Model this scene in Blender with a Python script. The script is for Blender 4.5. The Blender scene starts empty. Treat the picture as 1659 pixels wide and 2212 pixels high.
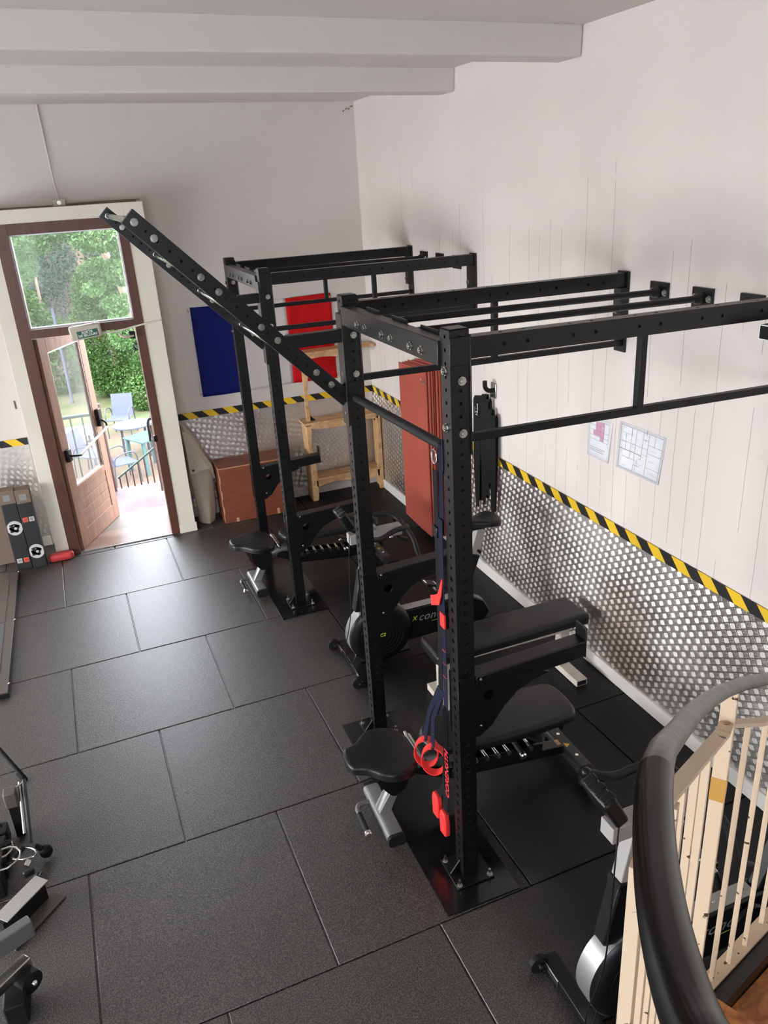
import bpy, bmesh, math, random
from mathutils import Vector, Matrix, Euler
PI = math.pi
C = bpy.context.scene.collection
random.seed(7)

# ------------------------------------------------------------------ camera
cam_d = bpy.data.cameras.new('camera'); cam = bpy.data.objects.new('camera', cam_d); C.objects.link(cam)
cam.location = (-2.912, -8.0695, 3.2001)
cam.rotation_euler = Euler((1.173, 0.0591, -0.3761), 'XYZ')
cam_d.sensor_fit = 'VERTICAL'; cam_d.sensor_height = 36.0; cam_d.lens = 36.0 * 1700.3 / 2212.0
cam_d.clip_start = 0.05; cam_d.clip_end = 200
bpy.context.scene.camera = cam

# ------------------------------------------------------------------ exposure, sky, sun, daylight
sc = bpy.context.scene
sc.view_settings.view_transform = 'Standard'; sc.view_settings.look = 'None'
sc.view_settings.exposure = 0.07; sc.view_settings.gamma = 1.0
try: sc.view_settings.use_curve_mapping = False
except Exception: pass
W = bpy.data.worlds.new('sky'); sc.world = W; W.use_nodes = True
wn = W.node_tree; bg = wn.nodes['Background']
bg.inputs['Color'].default_value = (0.86, 0.92, 1.0, 1); bg.inputs['Strength'].default_value = 15.0
def lamp(name, kind, loc, rot, energy, color, size=None, size_y=None, angle=None):
    l = bpy.data.lights.new(name, kind); o = bpy.data.objects.new(name, l); C.objects.link(o)
    o.location = loc; o.rotation_euler = rot; l.energy = energy; l.color = color
    if kind == 'AREA':
        l.shape = 'RECTANGLE'; l.size = size; l.size_y = size_y
    if angle: l.angle = angle
    return o
lamp('sun', 'SUN', (0, 0, 12), Euler((math.radians(38), 0, math.radians(-25))), 4.0, (1.0, 0.95, 0.86), angle=math.radians(8))
# daylight entering through the three window openings of the left wall, a rear window behind the stair
for k, (y, e) in enumerate(((-2.2, 95), (-4.6, 105), (-7.0, 38))):
    lw = lamp('window_daylight', 'AREA', (-8.45, y, 1.35), Euler((0, math.radians(-60), 0)), e, (1.0, 0.97, 0.945), 1.7, 1.7); lw.data.spread = math.radians(112)
lamp('rear_window_daylight', 'AREA', (-5.0, -11.85, 2.3), Euler((math.radians(90), 0, 0)), 9, (1.0, 0.95, 0.90), 3.2, 1.6)
# warm ceiling tubes above the stair behind the photographer
lamp('stair_lamp_light', 'AREA', (-1.9, -8.9, 3.75), Euler((0, 0, 0)), 6, (1.0, 0.78, 0.56), 1.0, 0.3)

# ------------------------------------------------------------------ materials
def mat(name, col, rough=0.5, metal=0.0, bump=None, var=None, emit=None, alpha=None, spec=None, coat=None, tone_mask=None):
    m = bpy.data.materials.new(name); m.use_nodes = True; nt = m.node_tree; b = nt.nodes['Principled BSDF']
    b.inputs['Base Color'].default_value = (*col, 1); b.inputs['Roughness'].default_value = rough; b.inputs['Metallic'].default_value = metal
    if spec is not None: b.inputs['Specular IOR Level'].default_value = spec
    if coat: b.inputs['Coat Weight'].default_value = coat; b.inputs['Coat Roughness'].default_value = 0.15
    tc = nt.nodes.new('ShaderNodeTexCoord')
    if var:   # (scale, amount, second colour)
        n = nt.nodes.new('ShaderNodeTexNoise'); n.inputs['Scale'].default_value = var[0]; n.inputs['Detail'].default_value = 6
        nt.links.new(tc.outputs['Object'], n.inputs['Vector'])
        mr = nt.nodes.new('ShaderNodeMapRange'); mr.inputs[1].default_value = var[3] if len(var) > 3 else 0.35; mr.inputs[2].default_value = var[4] if len(var) > 4 else 0.65
        mr.inputs[3].default_value = 0; mr.inputs[4].default_value = var[1]
        nt.links.new(n.outputs['Fac'], mr.inputs[0])
        mx = nt.nodes.new('ShaderNodeMix'); mx.data_type = 'RGBA'; mx.inputs[6].default_value = (*col, 1); mx.inputs[7].default_value = (*var[2], 1)
        nt.links.new(mr.outputs[0], mx.inputs[0]); nt.links.new(mx.outputs[2], b.inputs['Base Color'])
    if bump:  # (scale, strength, distance)
        n2 = nt.nodes.new('ShaderNodeTexNoise'); n2.inputs['Scale'].default_value = bump[0]; n2.inputs['Detail'].default_value = 3
        nt.links.new(tc.outputs['Object'], n2.inputs['Vector'])
        bp = nt.nodes.new('ShaderNodeBump'); bp.inputs['Strength'].default_value = bump[1]; bp.inputs['Distance'].default_value = bump[2]
        nt.links.new(n2.outputs['Fac'], bp.inputs['Height']); nt.links.new(bp.outputs[0], b.inputs['Normal'])
    if emit: b.inputs['Emission Color'].default_value = (*emit[0], 1); b.inputs['Emission Strength'].default_value = emit[1]
    return m
def nd(nt, t, **kw):
    n = nt.nodes.new(t)
    for k, v in kw.items(): setattr(n, k, v)
    return n
def math_(nt, op, a, b=None, c=None):
    n = nt.nodes.new('ShaderNodeMath'); n.operation = op
    for i, x in enumerate((a, b, c)):
        if x is None: continue
        if isinstance(x, (int, float)): n.inputs[i].default_value = x
        else: nt.links.new(x, n.inputs[i])
    return n.outputs[0]

def wall_material(name, col, axis, crack=0.5):
    """old white paint over vertical boards: faint broken board joints, scuffs"""
    m = mat(name, col, 0.62, spec=0.35); nt = m.node_tree; b = nt.nodes['Principled BSDF']
    tc = nd(nt, 'ShaderNodeTexCoord'); sp = nd(nt, 'ShaderNodeSeparateXYZ'); nt.links.new(tc.outputs['Object'], sp.inputs[0])
    wob = nd(nt, 'ShaderNodeTexNoise'); wob.inputs['Scale'].default_value = 1.6; wob.inputs['Detail'].default_value = 5; nt.links.new(tc.outputs['Object'], wob.inputs['Vector'])
    u = math_(nt, 'ADD', sp.outputs[axis], math_(nt, 'MULTIPLY', math_(nt, 'SUBTRACT', wob.outputs['Fac'], 0.5), 0.03))
    fr = math_(nt, 'FRACT', math_(nt, 'MULTIPLY', u, 1 / 0.128))
    d = math_(nt, 'ABSOLUTE', math_(nt, 'SUBTRACT', fr, 0.5))
    line = math_(nt, 'LESS_THAN', d, 0.014)
    # joints show only in patches and mostly below 3 m
    br = nd(nt, 'ShaderNodeTexNoise'); br.inputs['Scale'].default_value = 2.2; br.inputs['Detail'].default_value = 4
    mp = nd(nt, 'ShaderNodeMapping'); mp.inputs['Scale'].default_value = (3.2, 3.2, 0.45); nt.links.new(tc.outputs['Object'], mp.inputs[0]); nt.links.new(mp.outputs[0], br.inputs['Vector'])
    hz = nd(nt, 'ShaderNodeMapRange'); nt.links.new(sp.outputs[2], hz.inputs[0]); hz.inputs[1].default_value = 2.6; hz.inputs[2].default_value = 3.6; hz.inputs[3].default_value = 0.0; hz.inputs[4].default_value = 0.25
    keep = math_(nt, 'GREATER_THAN', math_(nt, 'SUBTRACT', br.outputs['Fac'], hz.outputs[0]), 0.49)
    lk = math_(nt, 'MULTIPLY', line, keep)
    sm = nd(nt, 'ShaderNodeTexNoise'); sm.inputs['Scale'].default_value = 1.7; sm.inputs['Detail'].default_value = 9; sm.inputs['Roughness'].default_value = 0.7
    nt.links.new(tc.outputs['Object'], sm.inputs['Vector'])
    mr = nd(nt, 'ShaderNodeMapRange'); nt.links.new(sm.outputs['Fac'], mr.inputs[0]); mr.inputs[1].default_value = 0.52; mr.inputs[2].default_value = 0.80; mr.inputs[3].default_value = 0; mr.inputs[4].default_value = 0.30
    mx = nd(nt, 'ShaderNodeMix', data_type='RGBA'); mx.inputs[6].default_value = (*col, 1); mx.inputs[7].default_value = (col[0]*.72, col[1]*.71, col[2]*.70, 1)
    nt.links.new(mr.outputs[0], mx.inputs[0])
    mx2 = nd(nt, 'ShaderNodeMix', data_type='RGBA'); nt.links.new(mx.outputs[2], mx2.inputs[6]); mx2.inputs[7].default_value = (col[0]*.42, col[1]*.38, col[2]*.35, 1)
    nt.links.new(math_(nt, 'MULTIPLY', lk, crack), mx2.inputs[0]); nt.links.new(mx2.outputs[2], b.inputs['Base Color'])
    bn = nd(nt, 'ShaderNodeTexNoise'); bn.inputs['Scale'].default_value = 14; bn.inputs['Detail'].default_value = 6; nt.links.new(tc.outputs['Object'], bn.inputs['Vector'])
    h = math_(nt, 'SUBTRACT', math_(nt, 'MULTIPLY', bn.outputs['Fac'], 0.35), lk)
    bp = nd(nt, 'ShaderNodeBump'); bp.inputs['Strength'].default_value = 0.35; bp.inputs['Distance'].default_value = 0.004
    nt.links.new(h, bp.inputs['Height']); nt.links.new(bp.outputs[0], b.inputs['Normal'])
    return m

def tread_plate_material(name, col, rough=0.38, metal=1.0, stain=None):
    """worn aluminium: uneven gloss, grime, an optional brown stain (centre y, z, radius)"""
    m = mat(name, col, rough, metal); nt = m.node_tree; b = nt.nodes['Principled BSDF']
    tc = nd(nt, 'ShaderNodeTexCoord'); n = nd(nt, 'ShaderNodeTexNoise'); n.inputs['Scale'].default_value = 1.6; n.inputs['Detail'].default_value = 7
    nt.links.new(tc.outputs['Object'], n.inputs['Vector'])
    mr = nd(nt, 'ShaderNodeMapRange'); nt.links.new(n.outputs['Fac'], mr.inputs[0]); mr.inputs[1].default_value = 0.35; mr.inputs[2].default_value = 0.7; mr.inputs[3].default_value = rough*0.8; mr.inputs[4].default_value = rough*1.35
    nt.links.new(mr.outputs[0], b.inputs['Roughness'])
    if stain:
        sp = nd(nt, 'ShaderNodeSeparateXYZ'); nt.links.new(tc.outputs['Object'], sp.inputs[0])
        dy = math_(nt, 'SUBTRACT', sp.outputs[1], stain[0]); dz = math_(nt, 'MULTIPLY', math_(nt, 'SUBTRACT', sp.outputs[2], stain[1]), 0.8)
        d = math_(nt, 'SQRT', math_(nt, 'ADD', math_(nt, 'MULTIPLY', dy, dy), math_(nt, 'MULTIPLY', dz, dz)))
        n3 = nd(nt, 'ShaderNodeTexNoise'); n3.inputs['Scale'].default_value = 5; n3.inputs['Detail'].default_value = 8; nt.links.new(tc.outputs['Object'], n3.inputs['Vector'])
        dd = math_(nt, 'ADD', d, math_(nt, 'MULTIPLY', math_(nt, 'SUBTRACT', n3.outputs['Fac'], 0.5), 0.5))
        fm = nd(nt, 'ShaderNodeMapRange'); nt.links.new(dd, fm.inputs[0]); fm.inputs[1].default_value = stain[2]; fm.inputs[2].default_value = stain[2]*0.3; fm.inputs[3].default_value = 0; fm.inputs[4].default_value = 0.6
        cm = nd(nt, 'ShaderNodeMix', data_type='RGBA'); cm.inputs[6].default_value = (*col, 1); cm.inputs[7].default_value = (0.20, 0.12, 0.07, 1); nt.links.new(fm.outputs[0], cm.inputs[0]); nt.links.new(cm.outputs[2], b.inputs['Base Color'])
    return m

def hazard_material(name):
    m = mat(name, (0.75, 0.5, 0.02), 0.45); nt = m.node_tree; b = nt.nodes['Principled BSDF']
    uv = nd(nt, 'ShaderNodeUVMap'); uv.uv_map = 'UVMap'; sp = nd(nt, 'ShaderNodeSeparateXYZ'); nt.links.new(uv.outputs[0], sp.inputs[0])
    v = math_(nt, 'FRACT', math_(nt, 'MULTIPLY', math_(nt, 'ADD', sp.outputs[0], sp.outputs[1]), 1/0.21))
    k = math_(nt, 'LESS_THAN', v, 0.5)
    mx = nd(nt, 'ShaderNodeMix', data_type='RGBA'); mx.inputs[6].default_value = (0.78, 0.50, 0.02, 1); mx.inputs[7].default_value = (0.012, 0.012, 0.012, 1)
    nt.links.new(k, mx.inputs[0]); nt.links.new(mx.outputs[2], b.inputs['Base Color']); return m

def wood_material(name, c1, c2, scale=(1.5, 14, 14), rough=0.5, coat=None):
    m = mat(name, c1, rough, coat=coat); nt = m.node_tree; b = nt.nodes['Principled BSDF']
    tc = nd(nt, 'ShaderNodeTexCoord'); mp = nd(nt, 'ShaderNodeMapping'); mp.inputs['Scale'].default_value = scale; nt.links.new(tc.outputs['Object'], mp.inputs[0])
    n = nd(nt, 'ShaderNodeTexNoise'); n.inputs['Scale'].default_value = 2.2; n.inputs['Detail'].default_value = 8; n.inputs['Distortion'].default_value = 1.4; nt.links.new(mp.outputs[0], n.inputs['Vector'])
    cr = nd(nt, 'ShaderNodeValToRGB'); cr.color_ramp.elements[0].position = 0.35; cr.color_ramp.elements[0].color = (*c2, 1); cr.color_ramp.elements[1].position = 0.62; cr.color_ramp.elements[1].color = (*c1, 1)
    nt.links.new(n.outputs['Fac'], cr.inputs[0]); nt.links.new(cr.outputs[0], b.inputs['Base Color'])
    bp = nd(nt, 'ShaderNodeBump'); bp.inputs['Strength'].default_value = 0.15; bp.inputs['Distance'].default_value = 0.002; nt.links.new(n.outputs['Fac'], bp.inputs['Height']); nt.links.new(bp.outputs[0], b.inputs['Normal'])
    return m

def rubber_floor_material():
    """crumb rubber tile: grains, greyer and glossier on the open floor, near-black by the racks and the wall"""
    m = mat('rubber_tile', (0.03, 0.03, 0.031), 0.5, spec=1.0); nt = m.node_tree; b = nt.nodes['Principled BSDF']
    tc = nd(nt, 'ShaderNodeTexCoord')
    g = nd(nt, 'ShaderNodeTexNoise'); g.inputs['Scale'].default_value = 150; g.inputs['Detail'].default_value = 2.5; nt.links.new(tc.outputs['Object'], g.inputs['Vector'])
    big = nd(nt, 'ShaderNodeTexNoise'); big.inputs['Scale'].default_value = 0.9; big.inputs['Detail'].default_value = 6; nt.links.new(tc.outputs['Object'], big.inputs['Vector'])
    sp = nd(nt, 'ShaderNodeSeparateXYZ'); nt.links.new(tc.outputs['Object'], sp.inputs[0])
    tone_mask = nd(nt, 'ShaderNodeMapRange'); tone_mask.interpolation_type = 'SMOOTHSTEP'
    nt.links.new(math_(nt, 'ADD', sp.outputs[0], math_(nt, 'MULTIPLY', math_(nt, 'SUBTRACT', big.outputs['Fac'], 0.5), 0.8)), tone_mask.inputs[0])
    tone_mask.inputs[1].default_value = -1.9; tone_mask.inputs[2].default_value = -1.1; tone_mask.inputs[3].default_value = 1.0; tone_mask.inputs[4].default_value = 0.0  # tone blend across x: grey on the open floor, black towards the right wall
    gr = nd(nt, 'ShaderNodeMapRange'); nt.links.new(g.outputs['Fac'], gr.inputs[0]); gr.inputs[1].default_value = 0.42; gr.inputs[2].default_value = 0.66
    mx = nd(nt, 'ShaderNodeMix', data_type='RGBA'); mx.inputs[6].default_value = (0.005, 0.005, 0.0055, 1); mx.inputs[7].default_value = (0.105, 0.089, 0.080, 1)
    nt.links.new(math_(nt, 'MULTIPLY', gr.outputs[0], math_(nt, 'ADD', math_(nt, 'MULTIPLY', tone_mask.outputs[0], 0.97), 0.03)), mx.inputs[0])
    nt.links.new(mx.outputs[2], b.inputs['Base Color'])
    ro = nd(nt, 'ShaderNodeMapRange'); nt.links.new(tone_mask.outputs[0], ro.inputs[0]); ro.inputs[3].default_value = 0.50; ro.inputs[4].default_value = 0.44
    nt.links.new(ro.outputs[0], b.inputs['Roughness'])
    si = nd(nt, 'ShaderNodeMapRange'); nt.links.new(tone_mask.outputs[0], si.inputs[0]); si.inputs[3].default_value = 0.25; si.inputs[4].default_value = 1.0; nt.links.new(si.outputs[0], b.inputs['Specular IOR Level'])
    bp = nd(nt, 'ShaderNodeBump'); bp.inputs['Strength'].default_value = 0.6; bp.inputs['Distance'].default_value = 0.0023
    nt.links.new(g.outputs['Fac'], bp.inputs['Height']); nt.links.new(bp.outputs[0], b.inputs['Normal'])
    return m

def leaf_material(name, c1, c2):
    m = bpy.data.materials.new(name); m.use_nodes = True; nt = m.node_tree; b = nt.nodes['Principled BSDF']
    ge = nd(nt, 'ShaderNodeNewGeometry'); mx = nd(nt, 'ShaderNodeMix', data_type='RGBA'); mx.inputs[6].default_value = (*c1, 1); mx.inputs[7].default_value = (*c2, 1)
    nt.links.new(ge.outputs['Random Per Island'], mx.inputs[0]); nt.links.new(mx.outputs[2], b.inputs['Base Color']); b.inputs['Roughness'].default_value = 0.6
    tr = nd(nt, 'ShaderNodeBsdfTranslucent'); nt.links.new(mx.outputs[2], tr.inputs[0]); ms = nd(nt, 'ShaderNodeMixShader'); ms.inputs[0].default_value = 0.35
    nt.links.new(b.outputs[0], ms.inputs[1]); nt.links.new(tr.outputs[0], ms.inputs[2]); nt.links.new(ms.outputs[0], nt.nodes['Material Output'].inputs[0])
    return m

M = {}
M['wall_r'] = wall_material('white_board_paint', (0.715, 0.65, 0.605), 1, 0.75)
M['wall_b'] = wall_material('white_plaster_paint', (0.635, 0.585, 0.548), 0, 0.12)
M['rear'] = mat('rear_wall_paint', (0.08, 0.07, 0.062), 0.6)
M['ceil'] = mat('ceiling_paint', (0.61, 0.565, 0.53), 0.7, bump=(3, 0.15, 0.01))
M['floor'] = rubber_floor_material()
M['groove'] = mat('floor_groove', (0.006, 0.006, 0.006), 0.8)
M['cream'] = mat('cream_paint', (0.76, 0.70, 0.60), 0.5, var=(3, 0.25, (0.6, 0.54, 0.45)))
M['frame'] = wood_material('dark_red_brown_paint', (0.115, 0.042, 0.024), (0.085, 0.03, 0.018), (10, 10, 1.5), 0.42)
M['leaf_wood'] = wood_material('faded_brown_door_wood', (0.36, 0.19, 0.115), (0.26, 0.13, 0.08), (10, 10, 1.2), 0.5)
M['plate'] = tread_plate_material('aluminium_tread_plate', (0.66, 0.62, 0.585), stain=(-4.5, 0.35, 0.42))
M['hazard'] = hazard_material('hazard_tape')
M['powder'] = mat('black_powder_coat', (0.003, 0.003, 0.0035), 0.36, spec=0.45, bump=(500, 0.10, 0.0003))
M['powder_soft'] = mat('black_bar_coat', (0.004, 0.004, 0.0045), 0.42, spec=0.35)
M['hole'] = mat('hole_black', (0.002, 0.002, 0.002), 0.9)
M['gloss'] = mat('black_steel_plate', (0.006, 0.006, 0.007), 0.16)
M['chrome'] = mat('chrome', (0.82, 0.81, 0.79), 0.16, 1.0)
M['zinc'] = mat('zinc_bolt', (0.50, 0.49, 0.47), 0.26, 1.0)
M['silver'] = mat('silver_paint', (0.27, 0.27, 0.27), 0.36, 0.6)
M['grey_paint'] = mat('grey_metallic_paint', (0.20, 0.20, 0.20), 0.33, 0.55)
M['dark_paint'] = mat('dark_grey_paint', (0.028, 0.029, 0.031), 0.38, 0.3)
M['bike_silver'] = mat('pale_grey_paint', (0.33, 0.32, 0.305), 0.42, 0.0)
M['leather'] = mat('black_vinyl', (0.007, 0.007, 0.0085), 0.38, spec=0.35, bump=(160, 0.10, 0.001))
M['rubber'] = mat('black_rubber', (0.006, 0.006, 0.006), 0.6, spec=0.25)
M['belt'] = mat('black_belt_leather', (0.005, 0.005, 0.005), 0.55, spec=0.2)
M['foam'] = mat('black_foam_grip', (0.010, 0.010, 0.011), 0.55, spec=0.35)
M['plastic'] = mat('black_plastic', (0.006, 0.006, 0.007), 0.32, spec=0.3)
M['white_paint'] = mat('white_frame_paint', (0.62, 0.57, 0.49), 0.5, var=(12, 0.5, (0.35, 0.30, 0.25), 0.5, 0.7))
M['mat_red'] = mat('brick_red_foam', (0.40, 0.078, 0.050), 0.72, bump=(60, 0.1, 0.002), var=(2.5, 0.3, (0.30, 0.058, 0.038)))
M['ply'] = wood_material('red_brown_film_plywood', (0.215, 0.060, 0.028), (0.165, 0.045, 0.022), (2, 2, 9), 0.5)
M['ply_edge'] = mat('raw_plywood_edge', (0.52, 0.28, 0.15), 0.6)
M['pine'] = wood_material('raw_pine', (0.66, 0.42, 0.21), (0.42, 0.23, 0.10), (3, 14, 3), 0.55)
M['tarp'] = mat('beige_vinyl', (0.46, 0.41, 0.33), 0.42, var=(3, 0.3, (0.38, 0.33, 0.26)))
M['blue'] = mat('flag_blue', (0.004, 0.009, 0.11), 0.7, spec=0.15)
M['flag_white'] = mat('flag_white', (0.60, 0.56, 0.54), 0.7)
M['red'] = mat('flag_red', (0.50, 0.006, 0.008), 0.7, spec=0.15)
M['red_web'] = mat('red_webbing', (0.72, 0.022, 0.018), 0.6)
M['navy_web'] = mat('navy_webbing', (0.005, 0.007, 0.022), 0.7, spec=0.2)
M['black_web'] = mat('black_webbing', (0.004, 0.004, 0.006), 0.7, spec=0.2)
M['pad_red'] = mat('red_vinyl', (0.52, 0.045, 0.048), 0.45)
M['kraft'] = mat('brown_cardboard', (0.17, 0.12, 0.088), 0.8)
M['box_black'] = mat('black_printed_cardboard', (0.016, 0.017, 0.018), 0.5)
M['print_white'] = mat('pale_print', (0.52, 0.50, 0.50), 0.6)
M['print_red'] = mat('orange_red_print', (0.72, 0.10, 0.06), 0.6)
M['paper'] = mat('paper', (0.74, 0.74, 0.77), 0.7)
M['ink'] = mat('grey_ink', (0.16, 0.16, 0.18), 0.7)
M['pink_ink'] = mat('pink_ink', (0.62, 0.30, 0.40), 0.7)
M['sign_cream'] = mat('aged_plastic', (0.50, 0.45, 0.36), 0.4)
M['sign_green'] = mat('sign_green', (0.010, 0.09, 0.045), 0.4)
M['white_ink'] = mat('white_ink', (0.8, 0.82, 0.78), 0.5)
M['cream_rail'] = mat('chipped_cream_paint', (0.62, 0.48, 0.34), 0.42, var=(26, 1.0, (0.06, 0.030, 0.020), 0.665, 0.68))
M['handrail'] = mat('handrail_vinyl', (0.004, 0.004, 0.004), 0.20, spec=0.16)
M['handrail_tape'] = mat('handrail_wrap', (0.05, 0.045, 0.042), 0.33, bump=(9, 0.5, 0.01))
M['stringer'] = mat('stringer_black', (0.008, 0.008, 0.008), 0.35)
M['stair_wood'] = wood_material('worn_orange_stair_wood', (0.50, 0.19, 0.05), (0.26, 0.085, 0.02), (5, 9, 9), 0.42)
M['platform_frame'] = mat('brown_grey_steel', (0.10, 0.082, 0.07), 0.5, 0.2)
M['platform_pad'] = mat('grey_rubber_sheet', (0.085, 0.085, 0.088), 0.5)
M['lime'] = mat('lime_print', (0.45, 0.55, 0.04), 0.5)
M['grey_print'] = mat('grey_print', (0.22, 0.22, 0.21), 0.5)
M['yellow'] = mat('yellow_sticker', (0.75, 0.50, 0.03), 0.5)
M['text_red'] = mat('red_print', (0.60, 0.025, 0.03), 0.6)
M['threshold'] = mat('worn_pink_tile', (0.17, 0.085, 0.058), 0.35, var=(3.2, 0.8, (0.26, 0.19, 0.15), 0.45, 0.6))
M['step_pale'] = mat('pale_sill', (0.17, 0.135, 0.115), 0.5)
M['dirt'] = mat('sandy_ground', (0.085, 0.056, 0.038), 0.95, var=(1.6, 1.0, (0.055, 0.05, 0.018), 0.50, 0.66))
M['grass'] = mat('dry_grass', (0.075, 0.068, 0.026), 0.95, var=(2.2, 0.9, (0.035, 0.055, 0.013), 0.4, 0.6))
M['green_rail'] = mat('green_rail_paint', (0.035, 0.07, 0.06), 0.4)
M['rust_rail'] = mat('red_brown_rail_paint', (0.065, 0.028, 0.024), 0.5)
M['chair_frame'] = mat('grey_tube', (0.045, 0.05, 0.065), 0.4, 0.3)
M['sling'] = mat('blue_grey_sling', (0.045, 0.052, 0.08), 0.7)
M['teal'] = mat('pale_teal_plastic', (0.04, 0.085, 0.085), 0.4)
M['white_plastic'] = mat('white_plastic', (0.85, 0.86, 0.86), 0.4)
M['bark'] = mat('bark', (0.22, 0.17, 0.12), 0.9, bump=(12, 0.6, 0.03))
M['leaf_light'] = leaf_material('light_leaf', (0.045, 0.115, 0.028), (0.10, 0.19, 0.06))
M['leaf_dark'] = leaf_material('dark_leaf', (0.012, 0.034, 0.012), (0.04, 0.085, 0.028))
M['leaf_mid'] = leaf_material('mid_leaf', (0.025, 0.075, 0.012), (0.07, 0.14, 0.025))
M['leaf_blue'] = leaf_material('bluish_leaf', (0.016, 0.045, 0.024), (0.045, 0.095, 0.052))
gm = bpy.data.materials.new('window_glass'); gm.use_nodes = True; gn = gm.node_tree; gb = gn.nodes['Principled BSDF']
gb.inputs['Base Color'].default_value = (0.95, 0.97, 0.97, 1); gb.inputs['Roughness'].default_value = 0.02; gb.inputs['Alpha'].default_value = 0.10; gb.inputs['Specular IOR Level'].default_value = 0.5
M['glass'] = gm

# ------------------------------------------------------------------ mesh helpers
class MB:
    """collects shapes, builds them as one mesh object"""
    def __init__(s): s.bm = bmesh.new(); s.uv = None
    def quad(s, pts): return s.bm.faces.new([s.bm.verts.new(p) for p in pts])
    def hexa(s, b, t):
        vb = [s.bm.verts.new(p) for p in b]; vt = [s.bm.verts.new(p) for p in t]; n = len(b)
        s.bm.faces.new(vb[::-1]); s.bm.faces.new(vt)
        for i in range(n): s.bm.faces.new((vb[i], vb[(i+1) % n], vt[(i+1) % n], vt[i]))
        return s
    def box(s, c, d, rot=None):
        h = [x/2 for x in d]; R = (rot.to_matrix() if rot else Matrix.Identity(3)); c = Vector(c)
        q = [(-1, -1), (1, -1), (1, 1), (-1, 1)]
        return s.hexa([c + R @ Vector((a*h[0], b*h[1], -h[2])) for a, b in q], [c + R @ Vector((a*h[0], b*h[1], h[2])) for a, b in q])
    def b2(s, lo, hi):
        return s.box([(a+b)/2 for a, b in zip(lo, hi)], [abs(b-a) for a, b in zip(lo, hi)])
    def beam(s, P, Q, w, h, up=(0, 0, 1)):
        P, Q = Vector(P), Vector(Q); d = (Q-P).normalized(); u = Vector(up)
        sd = d.cross(u).normalized(); u = sd.cross(d).normalized()
        o = [(-w/2, -h/2), (w/2, -h/2), (w/2, h/2), (-w/2, h/2)]
        return s.hexa([P + sd*a + u*b for a, b in o], [Q + sd*a + u*b for a, b in o])
    def cyl(s, P, Q, r, r2=None, n=20):
        P, Q = Vector(P), Vector(Q); d = (Q-P).normalized(); a = d.orthogonal().normalized(); b = d.cross(a); r2 = r if r2 is None else r2
        return s.hexa([P + (a*math.cos(k*2*PI/n) + b*math.sin(k*2*PI/n))*r for k in range(n)], [Q + (a*math.cos(k*2*PI/n) + b*math.sin(k*2*PI/n))*r2 for k in range(n)])
    def tube(s, pts, r, n=14, smooth=0, flat=None):
        pts = [Vector(p) for p in pts]
        for _ in range(smooth):
            q = [pts[0]]
            for i in range(len(pts)-1): q += [pts[i].lerp(pts[i+1], .25), pts[i].lerp(pts[i+1], .75)]
            pts = q + [pts[-1]]
        rs = r if isinstance(r, (list, tuple)) else [r]*len(pts)
        if len(rs) != len(pts): rs = [rs[min(len(rs)-1, int(i*len(rs)/len(pts)))] for i in range(len(pts))]
        N = len(pts); d = [(pts[min(i+1, N-1)]-pts[max(i-1, 0)]).normalized() for i in range(N)]
        a = d[0].orthogonal().normalized()
        if flat: a = Vector(flat)
        rings = []
        for i in range(N):
            a = (a - d[i]*a.dot(d[i])).normalized(); b = d[i].cross(a)
            fl = 1.0
            rings.append([s.bm.verts.new(pts[i] + (a*math.cos(k*2*PI/n) + b*math.sin(k*2*PI/n)*fl)*rs[i]) for k in range(n)])
        for i in range(N-1):
            for k in range(n): s.bm.faces.new((rings[i][k], rings[i][(k+1) % n], rings[i+1][(k+1) % n], rings[i+1][k]))
        s.bm.faces.new(rings[0][::-1]); s.bm.faces.new(rings[-1]); return s
    def ribbon(s, pts, side, w, t=0.003):
        """flat strap through pts; side = width direction"""
        pts = [Vector(p) for p in pts]; sd = Vector(side).normalized(); N = len(pts); R = []
        ws = w if isinstance(w, (list, tuple)) else [w]*N
        for i in range(N):
            d = (pts[min(i+1, N-1)]-pts[max(i-1, 0)]).normalized(); nn = d.cross(sd)
            nn = nn.normalized() if nn.length > 1e-4 else Vector((1, 0, 0))
            R.append([s.bm.verts.new(pts[i] + sd*a*ws[i]/2 + nn*b*t/2) for a, b in ((-1, -1), (1, -1), (1, 1), (-1, 1))])
        for i in range(N-1):
            for k in range(4): s.bm.faces.new((R[i][k], R[i][(k+1) % 4], R[i+1][(k+1) % 4], R[i+1][k]))
        s.bm.faces.new(R[0][::-1]); s.bm.faces.new(R[-1]); return s
    def prism(s, poly, fn, t0, t1):
        """poly 2-D outline; fn(u, v, t) -> point"""
        return s.hexa([fn(u, v, t0) for u, v in poly], [fn(u, v, t1) for u, v in poly])
    def sphere(s, c, r, n=16, sc=(1, 1, 1)):
        mm = Matrix.Translation(Vector(c)) @ Matrix.Diagonal((r*sc[0], r*sc[1], r*sc[2], 1))
        bmesh.ops.create_uvsphere(s.bm, u_segments=n, v_segments=max(6, n//2), radius=1, matrix=mm); return s
    def lathe(s, prof, P, axis, n=28):
        """prof: (dist along axis, radius)"""
        P = Vector(P); d = Vector(axis).normalized(); a = d.orthogonal().normalized(); b = d.cross(a); R = []
        for h, r in prof: R.append([s.bm.verts.new(P + d*h + (a*math.cos(k*2*PI/n) + b*math.sin(k*2*PI/n))*r) for k in range(n)])
        for i in range(len(R)-1):
            for k in range(n): s.bm.faces.new((R[i][k], R[i][(k+1) % n], R[i+1][(k+1) % n], R[i+1][k]))
        s.bm.faces.new(R[0][::-1]); s.bm.faces.new(R[-1]); return s
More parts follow.
